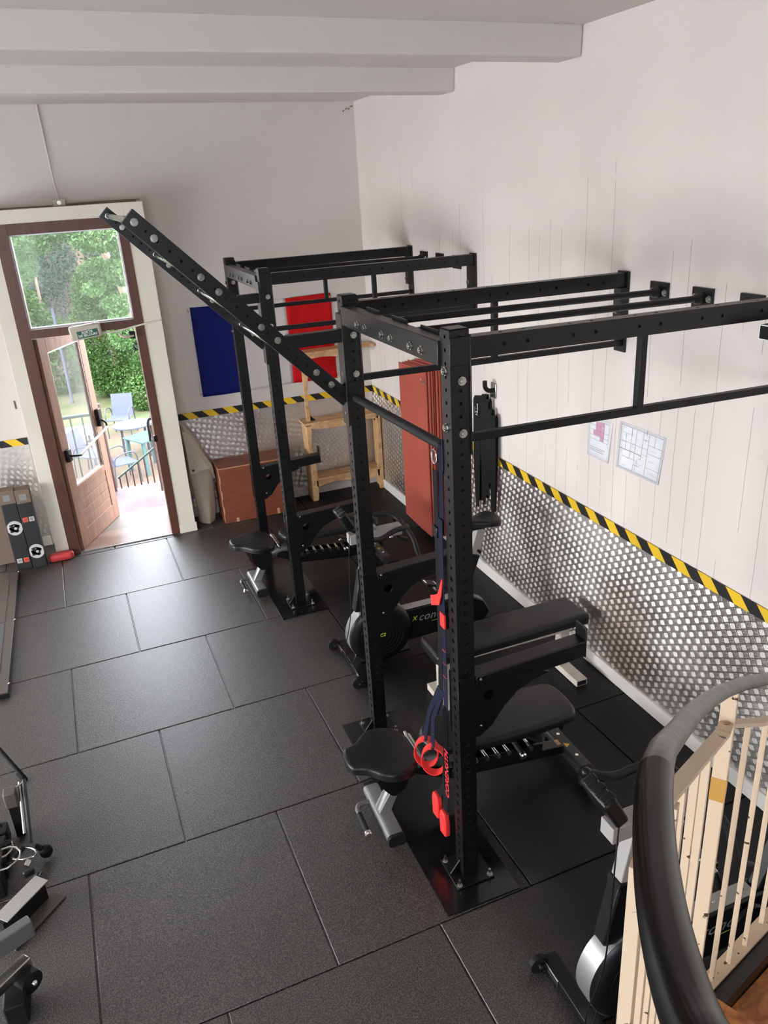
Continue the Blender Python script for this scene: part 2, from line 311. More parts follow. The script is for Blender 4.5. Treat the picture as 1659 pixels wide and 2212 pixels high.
    def build(s, name, m, parent=None, bev=0, smooth=35, off=None, recalc=True):
        if off is None and parent is not None: off = WORLD.get(parent.name)
        if off is not None:
            bmesh.ops.translate(s.bm, verts=s.bm.verts, vec=-Vector(off))
        if recalc: bmesh.ops.recalc_face_normals(s.bm, faces=s.bm.faces)
        me = bpy.data.meshes.new(name); s.bm.to_mesh(me); s.bm.free()
        mats = m if isinstance(m, (list, tuple)) else [m]
        for x in mats: me.materials.append(x)
        if smooth:
            me.shade_smooth(); me.set_sharp_from_angle(angle=math.radians(smooth))
        o = bpy.data.objects.new(name, me); C.objects.link(o)
        if parent: o.parent = parent
        if bev:
            b = o.modifiers.new('bevel', 'BEVEL'); b.width = bev; b.segments = 2; b.limit_method = 'ANGLE'; b.angle_limit = math.radians(40)
        return o
WORLD = {}     # name of a root -> offset, for parts whose shapes are given in room coordinates
def tag(o, label=None, cat=None, group=None, kind=None):
    if label: o['label'] = label
    if cat: o['category'] = cat
    if group: o['group'] = group
    if kind: o['kind'] = kind
    return o
def thing(name, label, cat, loc=(0, 0, 0), rz=0, group=None, world=False):
    o = bpy.data.objects.new(name, None); C.objects.link(o); o.location = loc; o.rotation_euler = (0, 0, rz); o.empty_display_size = 0.1
    if world: WORLD[o.name] = loc
    return tag(o, label, cat, group)
def children(o): return [c for c in bpy.data.objects if c.parent == o]
def copy_tree(o, loc=None, rz=None, label=None, parent=None):
    c = o.copy(); C.objects.link(c)
    if parent: c.parent = parent
    if loc is not None: c.location = loc
    if rz is not None: c.rotation_euler = (0, 0, rz)
    if label: c['label'] = label
    for ch in children(o): copy_tree(ch, parent=c)
    return c
def structure(o): o['kind'] = 'structure'; return o
def origin_to(o, p):
    """moves a single-mesh thing's origin to p (its base)"""
    p = Vector(p); o.data.transform(Matrix.Translation(-p)); o.location = p; return o
def uv_plane(o, fu, fv):
    me = o.data; l = me.uv_layers.new(name='UVMap')
    for poly in me.polygons:
        for li in poly.loop_indices:
            co = me.vertices[me.loops[li].vertex_index].co; l.data[li].uv = (fu(co), fv(co))
def text_mesh(txt, size, shear=0.0, depth=0.0006, bold=False, spacing=1.0):
    """returns list of mesh data from a text curve (flat in XY, centred)"""
    cu = bpy.data.curves.new('lettering', 'FONT'); cu.body = txt; cu.size = size; cu.shear = shear; cu.extrude = depth; cu.align_x = 'CENTER'; cu.align_y = 'CENTER'
    cu.space_character = spacing; cu.resolution_u = 3
    if bold: cu.offset = size*0.02
    o = bpy.data.objects.new('lettering', cu); C.objects.link(o); dg = bpy.context.evaluated_depsgraph_get()
    me = bpy.data.meshes.new_from_object(o.evaluated_get(dg)); bpy.data.objects.remove(o); return me
def text_part(name, txt, size, m, parent, loc, X, Y, **kw):
    """lettering whose reading direction is X and whose up is Y"""
    me = text_mesh(txt, size, **kw); X, Y = Vector(X).normalized(), Vector(Y).normalized(); Z = X.cross(Y); Y = Z.cross(X)
    R = Matrix((X, Y, Z)).transposed().to_4x4(); L = Vector(loc)
    if parent is not None and parent.name in WORLD: L = L - Vector(WORLD[parent.name])
    me.transform(Matrix.Translation(L) @ R); me.materials.clear(); me.materials.append(m)
    o = bpy.data.objects.new(name, me); C.objects.link(o)
    if parent: o.parent = parent
    return o
def plate_mesh(outer, holes, t):
    """plate with holes: 2-D outline in XY, thickness t"""
    cu = bpy.data.curves.new('plate', 'CURVE'); cu.dimensions = '2D'; cu.fill_mode = 'BOTH'; cu.extrude = t/2
    for lst in [outer] + holes:
        sp = cu.splines.new('POLY'); sp.points.add(len(lst)-1); sp.use_cyclic_u = True
        for i, (x, y) in enumerate(lst): sp.points[i].co = (x, y, 0, 1)
    o = bpy.data.objects.new('plate', cu); C.objects.link(o); dg = bpy.context.evaluated_depsgraph_get()
    me = bpy.data.meshes.new_from_object(o.evaluated_get(dg)); bpy.data.objects.remove(o); return me
def add_mesh(mb, me, mtx):
    me.transform(mtx); mb.bm.from_mesh(me); bpy.data.meshes.remove(me)
def circ(cx, cy, r, n=24): return [(cx + r*math.cos(2*PI*k/n), cy + r*math.sin(2*PI*k/n)) for k in range(n)]

def holed_tube(mb, P, d, side, w, L, pitch, rad, start=0.0, h=None):
    """box section along d from P; every face has a row of round holes. rad(z)->radius or 0"""
    P, d, sd = Vector(P), Vector(d).normalized(), Vector(side).normalized(); up = d.cross(sd); h = h or w
    n = int(round(L/pitch)); pitch = L/n
    for f in range(4):
        if f == 0: nrm, a, hw, dist = sd, up, h/2, w/2
        elif f == 1: nrm, a, hw, dist = up, sd, w/2, h/2
        elif f == 2: nrm, a, hw, dist = -sd, up, h/2, w/2
        else: nrm, a, hw, dist = -up, sd, w/2, h/2
        for i in range(n):
            c = P + d*(i+.5)*pitch + nrm*dist; r = rad((i+.5)*pitch)
            sq = [(1, 0), (1, 1), (0, 1), (-1, 1), (-1, 0), (-1, -1), (0, -1), (1, -1)]
            out = [mb.bm.verts.new(c + a*x*hw + d*y*pitch/2) for x, y in sq]
            if r <= 0: mb.bm.faces.new(out); continue
            ring = []; deep = []
            for k in range(8):
                for j in (0, .5):
                    an = (k+j)*PI/4; v = a*math.cos(an)*r + d*math.sin(an)*r
                    ring.append(mb.bm.verts.new(c + v)); deep.append(mb.bm.verts.new(c + v - nrm*0.006))
            for k in range(8):
                mb.bm.faces.new((out[k], out[(k+1) % 8], ring[(2*k+2) % 16], ring[2*k+1], ring[2*k]))
            for k in range(16): mb.bm.faces.new((ring[k], ring[(k+1) % 16], deep[(k+1) % 16], deep[k]))
            g = mb.bm.faces.new(deep); g.material_index = 1
    for e in (0, L):
        mb.bm.faces.new([mb.bm.verts.new(P + d*e + sd*a*w/2 + up*b*h/2) for a, b in ((-1, -1), (1, -1), (1, 1), (-1, 1))])
_bolt = {}
def bolt(parent, pos, axis, r=0.014, m=None, name='bolt', long=0.0):
    """hex bolt head with washer, proud of a face"""
    key = (round(r, 4), round(long, 3), name)
    if key not in _bolt:
        mb = MB(); mb.cyl((0, 0, 0), (0, 0, 0.0025), r*1.25, n=20); mb.cyl((0, 0, 0.0025), (0, 0, 0.0025 + r*0.62), r, n=6)
        mb.cyl((0, 0, 0.0025 + r*.62), (0, 0, 0.0045 + r*.7 + long), r*.55, n=12)
        o = mb.build(name, m or M['zinc']); _bolt[key] = o.data; bpy.data.objects.remove(o)
    o = bpy.data.objects.new(name, _bolt[key]); C.objects.link(o); off = Vector(WORLD.get(parent.name, (0, 0, 0)))
    o.parent = parent; o.location = Vector(pos) - off; o.rotation_euler = Vector(axis).to_track_quat('Z', 'Y').to_euler(); return o

def rounded(poly, r, n=5):
    """rounds the corners of a 2-D outline"""
    out = []; N = len(poly)
    for i in range(N):
        p = Vector(poly[i]).to_2d(); a = Vector(poly[i-1]).to_2d(); b = Vector(poly[(i+1) % N]).to_2d(); rr = r[i] if isinstance(r, (list, tuple)) else r
        da, db = (a-p), (b-p); ra, rb = min(rr, da.length*.48), min(rr, db.length*.48)
        s, e = p + da.normalized()*ra, p + db.normalized()*rb
        for k in range(n+1):
            t = k/n; q = s*(1-t)**2 + p*2*t*(1-t) + e*t*t; out.append((q.x, q.y))
    return out
def chaikin(P, n):
    for _ in range(n):
        P = [q for i in range(len(P)) for q in (((P[i][0]*.75+P[(i+1) % len(P)][0]*.25), (P[i][1]*.75+P[(i+1) % len(P)][1]*.25)), ((P[i][0]*.25+P[(i+1) % len(P)][0]*.75), (P[i][1]*.25+P[(i+1) % len(P)][1]*.75)))]
    return P
def pad(mb, poly, z0, z1, edge=0.02, fn=None):
    """upholstered pad: outline extruded with rounded top and bottom edges"""
    fn = fn or (lambda x, y, z: (x, y, z)); cx = sum(p[0] for p in poly)/len(poly); cy = sum(p[1] for p in poly)/len(poly); R = []
    def ins(d):
        o = []; N = len(poly)
        for i in range(N):
            a, b, p = Vector(poly[i-1]), Vector(poly[(i+1) % N]), Vector(poly[i]); t = (b-a); nn = Vector((t.y, -t.x)); nn = nn.normalized() if nn.length > 1e-9 else Vector((0, 0))
            if nn.dot(Vector((cx, cy))-p) < 0: nn = -nn
            q = p + nn*d; o.append((q.x, q.y))
        return o
    lev = [(edge*.6, z0), (0, z0+edge*.4)] + [(edge*(1-math.cos(k*PI/8)), z1-edge+edge*math.sin(k*PI/8)) for k in range(5)]
    for d, z in lev: R.append([mb.bm.verts.new(fn(x, y, z)) for x, y in ins(d)])
    N = len(poly)
    for i in range(len(R)-1):
        for k in range(N): mb.bm.faces.new((R[i][k], R[i][(k+1) % N], R[i+1][(k+1) % N], R[i+1][k]))
    mb.bm.faces.new(R[0][::-1]); mb.bm.faces.new(R[-1]); return mb

exec_parts = []
# ------------------------------------------------------------------ the room
def ceil_z(x): return 3.93 - 0.017*x
# floor: one mesh of one-metre crumb-rubber tiles laid in half bond, fine dark joints
mb = MB(); th = 0.0195; ct, st = math.cos(th), math.sin(th)
def T(u, w, z): return (-3.4592 + u*ct - w*st, -1.5007 + u*st + w*ct, z)
for k in range(-1, 11):
    for j in range(-7, 6):
        rj = random.Random(k*31+j); u0 = j + (0.5 if k % 2 else 0) + 0.004; u1 = u0 + 0.992; w0 = -k*1.0422 + 0.004; w1 = w0 + 1.034; z = -rj.random()*0.0015
        c = 0.003
        mb.hexa([T(u0, w0, z-.02), T(u1, w0, z-.02), T(u1, w1, z-.02), T(u0, w1, z-.02)], [T(u0, w0, z-c), T(u1, w0, z-c), T(u1, w1, z-c), T(u0, w1, z-c)])
        mb.hexa([T(u0, w0, z-c), T(u1, w0, z-c), T(u1, w1, z-c), T(u0, w1, z-c)], [T(u0+c, w0+c, z), T(u1-c, w0+c, z), T(u1-c, w1-c, z), T(u0+c, w1-c, z)])
for co, no in (((0, 0, 0), (1, 0, 0)), ((0, 0.0, 0), (0, 1, 0)), ((-8.4, 0, 0), (-1, 0, 0)), ((0, -11.7, 0), (0, -1, 0))):
    bmesh.ops.bisect_plane(mb.bm, geom=mb.bm.verts[:]+mb.bm.edges[:]+mb.bm.faces[:], plane_co=co, plane_no=no, clear_outer=True)
mb.quad([(-8.4, -11.7, -.012), (0, -11.7, -.012), (0, 0, -.012), (-8.4, 0, -.012)])
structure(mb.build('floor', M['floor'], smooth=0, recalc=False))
structure(MB().b2((-8.7, -12.0, -.25), (.3, .3, -.022)).build('foundation', M['groove'], smooth=0)); bpy.data.objects['foundation'].name = 'floor_slab'

def slab_wall(name, rects, m): 
    mb = MB()
    for lo, hi in rects: mb.b2(lo, hi)
    return structure(mb.build(name, m, smooth=0))
slab_wall('wall_right', [((0, -12.0, -.25), (.3, .3, 4.4))], M['wall_r'])
slab_wall('wall_back', [((-8.7, 0, -.25), (-3.36, .3, 4.4)), ((-2.34, 0, -.25), (0, .3, 4.4)), ((-3.36, 0, 3.06), (-2.34, .3, 4.4))], M['wall_b'])
left = [((-8.7, -12, -.25), (-8.4, 0, .4)), ((-8.7, -12, 2.3), (-8.4, 0, 4.4))]
ys = [-12, -7.9, -6.1, -5.5, -3.7, -3.1, -1.3, 0]
for a, b in ((-12, -7.9), (-6.1, -5.5), (-3.7, -3.1), (-1.3, 0)): left.append(((-8.7, a, .4), (-8.4, b, 2.3)))
slab_wall('wall_left', left, M['wall_b'])
slab_wall('wall_front', [((-8.7, -12.0, -.25), (.3, -11.7, 1.5)), ((-8.7, -12.0, 3.1), (.3, -11.7, 4.4)), ((-8.7, -12, 1.5), (-6.6, -11.7, 3.1)), ((-3.4, -12, 1.5), (.3, -11.7, 3.1))], M['rear'])
mb = MB(); mb.hexa([(-8.4, -11.7, ceil_z(-8.4)), (0, -11.7, ceil_z(0)), (0, 0, ceil_z(0)), (-8.4, 0, ceil_z(-8.4))], [(-8.4, -11.7, 4.6), (0, -11.7, 4.6), (0, 0, 4.6), (-8.4, 0, 4.6)])
structure(mb.build('ceiling', M['ceil'], smooth=0))
for i, y in enumerate((-2.20, -3.80, -6.2, -7.8, -9.4)):       # plastered joists across the room
    mb = MB(); dz = 0.155; w = 0.22
    mb.hexa([(-8.4, y, ceil_z(-8.4)-dz), (0, y, ceil_z(0)-dz), (0, y+w, ceil_z(0)-dz), (-8.4, y+w, ceil_z(-8.4)-dz)], [(-8.4, y-.012, ceil_z(-8.4)+.01), (0, y-.012, ceil_z(0)+.01), (0, y+w+.012, ceil_z(0)+.01), (-8.4, y+w+.012, ceil_z(-8.4)+.01)])
    structure(mb.build('trim_%d' % (i+1), M['ceil'], bev=0.012, smooth=0))
# windows of the left wall
for i, y in enumerate((-2.2, -4.6, -7.0)):
    mb = MB()
    for a, b in (((-.9, .9), (.4, .46)), ((-.9, .9), (2.24, 2.3)), ((-.9, -.84), (.46, 2.24)), ((.84, .9), (.46, 2.24)), ((-.03, .03), (.46, 2.24))):
        mb.b2((-8.56, y+a[0], b[0]), (-8.5, y+a[1], b[1]))
    structure(mb.build('window_%d' % (i+1), M['cream'], smooth=0))

# aluminium tread plate cladding and the hazard tape along its top edge
def cladding(name, lo, hi, axis, m, cell=.0385, far=None):
    """flat sheet with its groups of five raised bars as real relief"""
    V = []; F = []
    if axis == 'x': P = lambda u, v, h: (u, lo[1]-h, v); u0, u1 = lo[0], hi[0]
    else: P = lambda u, v, h: (lo[0]-h, -u, v); u0, u1 = -hi[1], -lo[1]
    v0, v1 = lo[2], hi[2]; a = math.radians(30); ca, sa = math.cos(a), math.sin(a); um = min(u1, far) if far is not None else u1
    def W_(x, y): return (x*ca - y*sa, x*sa + y*ca)
    n = int((um-u0+1.5)/cell)+2
    for i in range(-n, n):
        for k in range(-n, n):
            cu, cv = W_((i+.5)*cell, (k+.5)*cell); cu += u0
            if not (u0+.012 < cu < um-.012 and v0+.012 < cv < v1-.014): continue
            par = (i+k) % 2
            for q in range(5):
                t = (q-2)*cell*.178; L2 = cell*(.42 if q in (1, 2, 3) else .36); hw = cell*.068
                pts = [(-L2, t-hw), (L2, t-hw), (L2, t+hw), (-L2, t+hw), (-L2*.78, t), (L2*.78, t)]
                b0 = len(V)
                for e, (x, y) in enumerate(pts):
                    if par: x, y = -y, x
                    du, dv = W_(x, y); V.append(P(cu+du, cv+dv, 0.0 if e < 4 else .0009))
                F += [(b0, b0+1, b0+5, b0+4), (b0+2, b0+3, b0+4, b0+5), (b0+1, b0+2, b0+5), (b0+3, b0, b0+4)]
    me = bpy.data.meshes.new(name); me.from_pydata(V, [], F); mb = MB(); mb.b2(lo, hi); mb.bm.from_mesh(me); bpy.data.meshes.remove(me)
    return structure(mb.build(name, m, smooth=0))
cladding('cladding_right', (-.006, -11.7, .09), (-.0005, -.004, 1.075), 'y', M['plate'], far=7.2)
cladding('cladding_back_right', (-2.14, -.006, .09), (-.007, -.0005, 1.075), 'x', M['plate'])
cladding('cladding_back_left', (-4.6, -.006, .09), (-3.56, -.0005, 1.075), 'x', M['plate'])
cladding('cladding_back_far_left', (-8.39, -.006, .09), (-4.601, -.0005, 1.075), 'x', M['plate'], far=-8.35)
def tape(name, pts):
    mb = MB()
    for lo, hi in pts: mb.b2(lo, hi)
    o = mb.build(name, M['hazard'], smooth=0); uv_plane(o, lambda c: c.x - c.y, lambda c: c.z); return structure(o)
tape('trim_tape_right', [((-.009, -11.7, 1.066), (-.0062, -.004, 1.135))])
tape('trim_tape_back', [((-2.14, -.009, 1.066), (-.01, -.0062, 1.135)), ((-8.39, -.009, 1.066), (-3.56, -.0062, 1.135))])
M['skirt'] = mat('white_skirting', (0.66, 0.63, 0.59), 0.5)
structure(MB().b2((-.022, -11.7, 0), (-.0005, 0, .10)).build('baseboard_right', M['skirt'], bev=.004, smooth=0))
structure(MB().b2((-2.14, -.022, 0), (-.023, -.0005, .10)).build('baseboard_back', M['skirt'], bev=.004, smooth=0))
structure(MB().b2((-8.39, -.022, 0), (-3.56, -.0005, .10)).build('baseboard_back_left', M['skirt'], bev=.004, smooth=0))

# boxed-out door surround: cream boards in front, cheeks back to the wall
mb = MB()
mb.b2((-3.52, -.385, 0), (-3.385, -.36, 3.165)); mb.b2((-2.335, -.385, 0), (-2.165, -.36, 3.165)); mb.b2((-3.385, -.385, 3.045), (-2.335, -.36, 3.165))
mb.b2((-3.52, -.36, 0), (-3.50, -.0, 3.165)); mb.b2((-2.185, -.36, 0), (-2.165, -.0, 3.165)); mb.b2((-3.50, -.36, 3.145), (-2.185, 0, 3.165))
mb.b2((-3.50, -.36, 3.05), (-3.40, 0, 3.145)); mb.b2((-2.33, -.395, 0), (-2.155, -.385, .095))
structure(mb.build('trim_door_surround', M['cream'], bev=.003, smooth=0))
# brown frame, transom, upper light
mb = MB()
mb.b2((-3.40, -.392, 0), (-3.30, -.27, 3.055)); mb.b2((-2.41, -.392, 0), (-2.33, -.27, 3.055)); mb.b2((-3.30, -.392, 2.965), (-2.41, -.27, 3.055)); mb.b2((-3.30, -.392, 2.10), (-2.41, -.27, 2.175))
mb.b2((-3.36, -.27, 0), (-3.31, .33, 3.055)); mb.b2((-2.36, -.27, 0), (-2.335, .33, 3.055)); mb.b2((-3.31, -.27, 3.03), (-2.36, .33, 3.06))
o = structure(mb.build('window_4', M['frame'], bev=.003, smooth=0))
g = MB().b2((-3.30, -.325, 2.175), (-2.41, -.319, 2.965)).build('pane', M['glass'], smooth=0); g.parent = o
mb = MB()
for lo, hi in (((-3.30, -.345, 2.175), (-3.288, -.30, 2.965)), ((-2.422, -.345, 2.175), (-2.41, -.30, 2.965)), ((-3.288, -.345, 2.953), (-2.422, -.30, 2.965)), ((-3.288, -.345, 2.175), (-2.422, -.30, 2.187))): mb.b2(lo, hi)
g = mb.build('glazing_bead', M['white_plastic'], smooth=0); g.parent = o
# threshold and sill
structure(MB().b2((-3.31, -.375, -.02), (-2.36, .02, .010)).build('threshold', M['threshold'], smooth=0)); bpy.data.objects['threshold'].name = 'trim_threshold'
structure(MB().b2((-3.31, .026, -.02), (-2.36, .48, .006)).build('trim_sill', M['step_pale'], smooth=0))
structure(MB().b2((-3.33, -.387, -.001), (-2.38, -.375, .012)).build('trim_threshold_bar', M['zinc'], smooth=0))

# the open door leaf (hinged on the left jamb, swung outwards)
hx, hy = -3.285, -.33; ex, ey = -2.885, .455; L = math.hypot(ex-hx, ey-hy); ang = math.atan2(ey-hy, ex-hx)
dr = thing('door_1', None, None, (hx, hy, 0.012), ang); dr['kind'] = 'structure'
mb = MB(); t = .022
for lo, hi in (((0, 0), (.135, 2.075)), ((L-.125, 0), (L, 2.075)), ((.135, 1.93), (L-.125, 2.075)), ((.135, 0), (L-.125, .17)), ((.135, .56), (L-.125, .62))):
    mb.b2((lo[0], -t, lo[1]), (hi[0], t, hi[1]))
for z0, z1 in ((.17, .265), (.269, .36), (.364, .46), (.464, .56)): mb.b2((.135, -.016, z0), (L-.125, .016, z1))
mb.b2((.135, -.010, .17), (L-.125, .010, .56))
mb.build('door_leaf', M['leaf_wood'], dr, bev=.003, smooth=0)
MB().b2((.135, -.004, .62), (L-.125, .004, 1.93)).build('pane', M['glass'], dr, smooth=0)
mb = MB()
for lo, hi in (((.135, .62), (L-.125, .634)), ((.135, 1.916), (L-.125, 1.93)), ((.135, .634), (.148, 1.916)), ((L-.138, .634), (L-.125, 1.916))): mb.b2((lo[0], -.018, lo[1]), (hi[0], .018, hi[1]))
mb.build('glazing_bead', M['zinc'], dr, smooth=0)
pb = MB()
pb.tube([(.07, -.05, .955), (.10, -.10, .945), (.17, -.115, .93)], .011, smooth=2); pb.tube([(L-.06, -.05, 1.10), (L-.06, -.11, 1.06), (L-.09, -.12, 1.02)], .011, smooth=2)
arm = pb.build('panic_bar_arm', M['plastic'], dr)
MB().cyl((.16, -.115, .932), (L-.085, -.12, 1.022), .0125).build('panic_bar', M['chrome'], dr)
MB().b2((.03, -.062, .90), (.10, -.022, 1.02)).build('panic_bar_bracket', M['plastic'], dr, bev=.006)
MB().b2((L-.10, -.062, 1.03), (L-.035, -.022, 1.21)).build('panic_bar_bracket', M['plastic'], dr, bev=.006)
MB().b2((-2.425, -.40, 1.00), (-2.395, -.36, 1.06)).build('strike_plate', M['plastic'], bpy.data.objects['window_4'], bev=.003)

# things fixed over the door
s = thing('exit_sign', 'cream emergency exit light box with green SORTIE DE SECOURS label above the door', 'exit sign', (-2.875, -.40, 2.06), world=True)
mb = MB(); R = Euler((0, math.radians(-5), 0))
mb.box((-2.845, -.437, 2.12), (.275, .07, .125), R); mb.build('housing', M['sign_cream'], s, bev=.018)
mb = MB(); mb.box((-2.83, -.4735, 2.105), (.18, .002, .062), R); mb.build('label_panel', M['sign_green'], s, smooth=0)
X = Vector((math.cos(math.radians(5)), 0, math.sin(math.radians(5))))
text_part('lettering', 'SORTIE', .030, M['white_ink'], s, (-2.833, -.4755, 2.119), X, (0, 0, 1), bold=True)
text_part('lettering', 'DE SECOURS', .028, M['white_ink'], s, (-2.83, -.4755, 2.093), X, (0, 0, 1), bold=True)
t_ = thing('surface_conduit', 'white painted conduit running right from the exit sign along the transom', 'conduit', (-2.55, -.40, 2.12), world=True)
MB().tube([(-2.71, -.41, 2.085), (-2.55, -.41, 2.088), (-2.40, -.405, 2.115), (-2.19, -.40, 2.14), (-2.165, -.395, 2.15), (-2.165, -.30, 2.15)], .0085, smooth=1).build('pipe', M['cream'], t_)
t_ = thing('door_closer', 'dark hooked door stay fixed under the transom of the door', 'door stay', (-2.5, -.40, 2.03), world=True)
MB().tube([(-2.56, -.42, 2.068), (-2.56, -.425, 2.055), (-2.54, -.44, 2.035), (-2.49, -.44, 2.03), (-2.44, -.43, 2.035)], .012, smooth=2).build('arm', M['sign_cream'], t_)
MB().b2((-2.48, -.44, 2.01), (-2.425, -.393, 2.075)).build('bracket', M['plastic'], t_, bev=.006)
t_ = thing('junction_box', 'small grey junction box on the ledge over the door surround', 'junction box', (-2.82, -.10, 3.165), world=True)
MB().b2((-2.90, -.19, 3.166), (-2.79, -.12, 3.225)).build('housing', M['sign_cream'], t_, bev=.006); MB().cyl((-2.845, -.195, 3.195), (-2.845, -.19, 3.195), .017).build('screw', M['zinc'], t_)
MB().tube([(-2.845, -.13, 3.22), (-2.85, -.03, 3.35), (-2.86, -.012, 3.7), (-2.865, -.012, 3.975)], .008, smooth=1).build('riser_pipe', M['wall_b'], t_)
for k, (x0, x1, r, z) in enumerate(((-2.79, -2.20, .006, 3.172), (-2.79, -2.17, .004, 3.182), (-3.5, -2.90, .006, 3.172))):
    o = MB().tube([(x0, -.20-.02*k, z), ((x0+x1)/2, -.19, z+.004), (x1, -.22, z)], r).build('cable', M['bark'])
    tag(o, ('thicker dusty cable lying on the ledge right of the junction box', 'thinner dusty cable lying on the ledge right of the junction box', 'dusty cable lying on the ledge left of the junction box')[k], 'cable'); origin_to(o, ((x0+x1)/2, -.2, 3.166))

# ------------------------------------------------------------------ racks
PX = -1.62
def hole_rad(z):
    if z < .06: return 0
    return .0115 if z < 1.68 else .0075
def make_rack(label):
    r = thing('power_rack', label, 'power rack', (PX, -4.81, 0), world=True)
    mb = MB(); mb.b2((-1.825, -5.625, .0015), (-1.44, -4.07, .008)); mb.build('base_plate', M['gloss'], r, bev=.001, smooth=0)
    for yc in (-5.42, -4.20):
        mb = MB(); holed_tube(mb, (PX, yc, .02), (0, 0, 1), (1, 0, 0), .08, 2.665, .05, hole_rad); p = mb.build('post', [M['powder'], M['hole']], r, smooth=0)
        mb = MB(); mb.b2((PX-.038, yc-.038, 2.684), (PX+.038, yc+.038, 2.690)); mb.build('end_cap', M['plastic'], r, bev=.004)
        mb = MB(); mb.b2((PX-.10, yc-.10, .0085), (PX+.10, yc+.10, .0185))
        mb.prism([(0, 0), (.055, 0), (0, .07)], lambda u, v, t, yc=yc: (PX-.04-u, yc+t, .0185+v), -.004, .004)
        mb.build('foot_plate', M['powder'], r, bev=.002)
        for sx in (-1, 1):
            for sy in (-1, 1): bolt(r, (PX+sx*.082, yc+sy*.082, .0185), (0, 0, 1), .012, M['zinc'], 'anchor_bolt', long=.022)
        # beam to the wall, lower chin-up bar, strut, bracket
        Y0, Y1 = yc, yc-.09
        mb = MB(); holed_tube(mb, (-1.58, Y0, 2.612), Vector((1.572, Y1-Y0, 0)), (0, 1, 0), .06, 1.574, .0984, lambda z: .008 if int(z/.0984) % 3 else 0, h=.08)
        mb.build('ceiling_beam', [M['powder'], M['hole']], r, smooth=0)
        MB().beam((-1.58, Y0-.012, 2.262), (-.012, Y1-.012, 2.262), .032, .032).build('lower_bar', M['powder_soft'], r, bev=.003)
        MB().beam((-.81, Y0-.055, 2.262), (-.81, Y0-.055, 2.575), .032, .032, (0, 1, 0)).build('strut', M['powder_soft'], r, bev=.003)
        mb = MB(); mb.b2((-.014, Y1-.05, 2.21), (-.0065 if False else -.001, Y1+.05, 2.66)); mb.b2((-.055, Y1-.05, 2.33), (-.014, Y1-.042, 2.575)); mb.b2((-.055, Y1-.05, 2.33), (-.048, Y1+.02, 2.575)); mb.build('wall_bracket', M['powder'], r, bev=.003)
        bolt(r, (-.056, Y1-.01, 2.45), (-1, 0, 0), .014); bolt(r, (-.056, Y1-.01, 2.38), (-1, 0, 0), .014)
        mb = MB(); mb.b2((-1.580, yc-.047, 2.20), (-1.574, yc+.047, 2.665)); mb.b2((PX-.042, yc-.046, 2.555), (-1.574, yc-.0405, 2.66)); mb.build('corner_bracket', M['powder'], r, bev=.002)
    # top cross member with its three rods to the wall
    mb = MB(); mb.b2((-1.672, -5.38, 2.545), (-1.612, -4.24, 2.64)); mb.build('cross_member', M['powder'], r, bev=.003)
    for yb in (-4.54, -4.86, -5.175):
        MB().cyl((-1.61, yb, 2.588), (-.03, yb-.055, 2.575), .0165).build('pull_up_rod', M['powder_soft'], r)
        MB().b2((-1.612, yb-.085, 2.545), (-1.604, yb+.085, 2.655)).build('rod_flange', M['powder'], r, bev=.002)
        mb = MB(); mb.b2((-.0135, yb-.125, 2.525), (-.001, yb+.015, 2.625)); mb.lathe([(-.002, .03), (.035, .026), (.05, .017)], (-.0135, yb-.055, 2.575), (-1, 0, 0)); mb.build('rod_flange', M['powder'], r)
        for s_ in (-1, 1):
            bolt(r, (-1.672, yb+s_*.054, 2.581), (-1, 0, 0), .0138); bolt(r, (-.0135, yb-.055+s_*.05, 2.575), (-1, 0, 0), .014)
    # low grip bar between the posts
    MB().cyl((-1.625, -4.24, 2.165), (-1.625, -5.38, 2.20), .0215).build('grip_bar', M['foam'], r)
    for yy in (-4.24, -5.38):
        s_ = -1 if yy > -5 else 1; mb = MB(); mb.b2((-1.665, min(yy, yy+s_*.006), 2.12), (-1.575, max(yy, yy+s_*.006), 2.25)); mb.build('grip_bar_flange', M['powder'], r)
    for z in (2.495, 2.29): bolt(r, (PX+.008, -5.46, z), (0, -1, 0), .0138); 
    for z in (2.49, 2.27): bolt(r, (-1.66, -5.415, z+.04), (-1, 0, 0), .0138)
    for z in (2.49, 2.29): bolt(r, (PX+.008, -4.24, z), (0, -1, 0), .0138)
    for z in (2.49, 2.29, 2.08): bolt(r, (-1.66, -4.195, z), (-1, 0, 0), .0138)
    return r
rack = make_rack('nearest black steel rack, anchored to a floor plate and tied to the white wall')
# hole numbers stamped on the nearest rack posts
for yc in (-5.42, -4.20):
    for n in range(24, 0, -1):
        text_part('hole_number', str(n), .024, M['hole'], rack, (-1.6604, yc+.030, .483+n*.05), (0, -1, 0), (0, 0, 1), depth=.0002)
rack2 = copy_tree(rack, loc=(PX, -4.81+3.04, 0), label='farther black steel rack, beside the flag corner, joined to the nearest by a ladder')
for o in (rack, rack2): o['group'] = 'wall-mounted power racks'

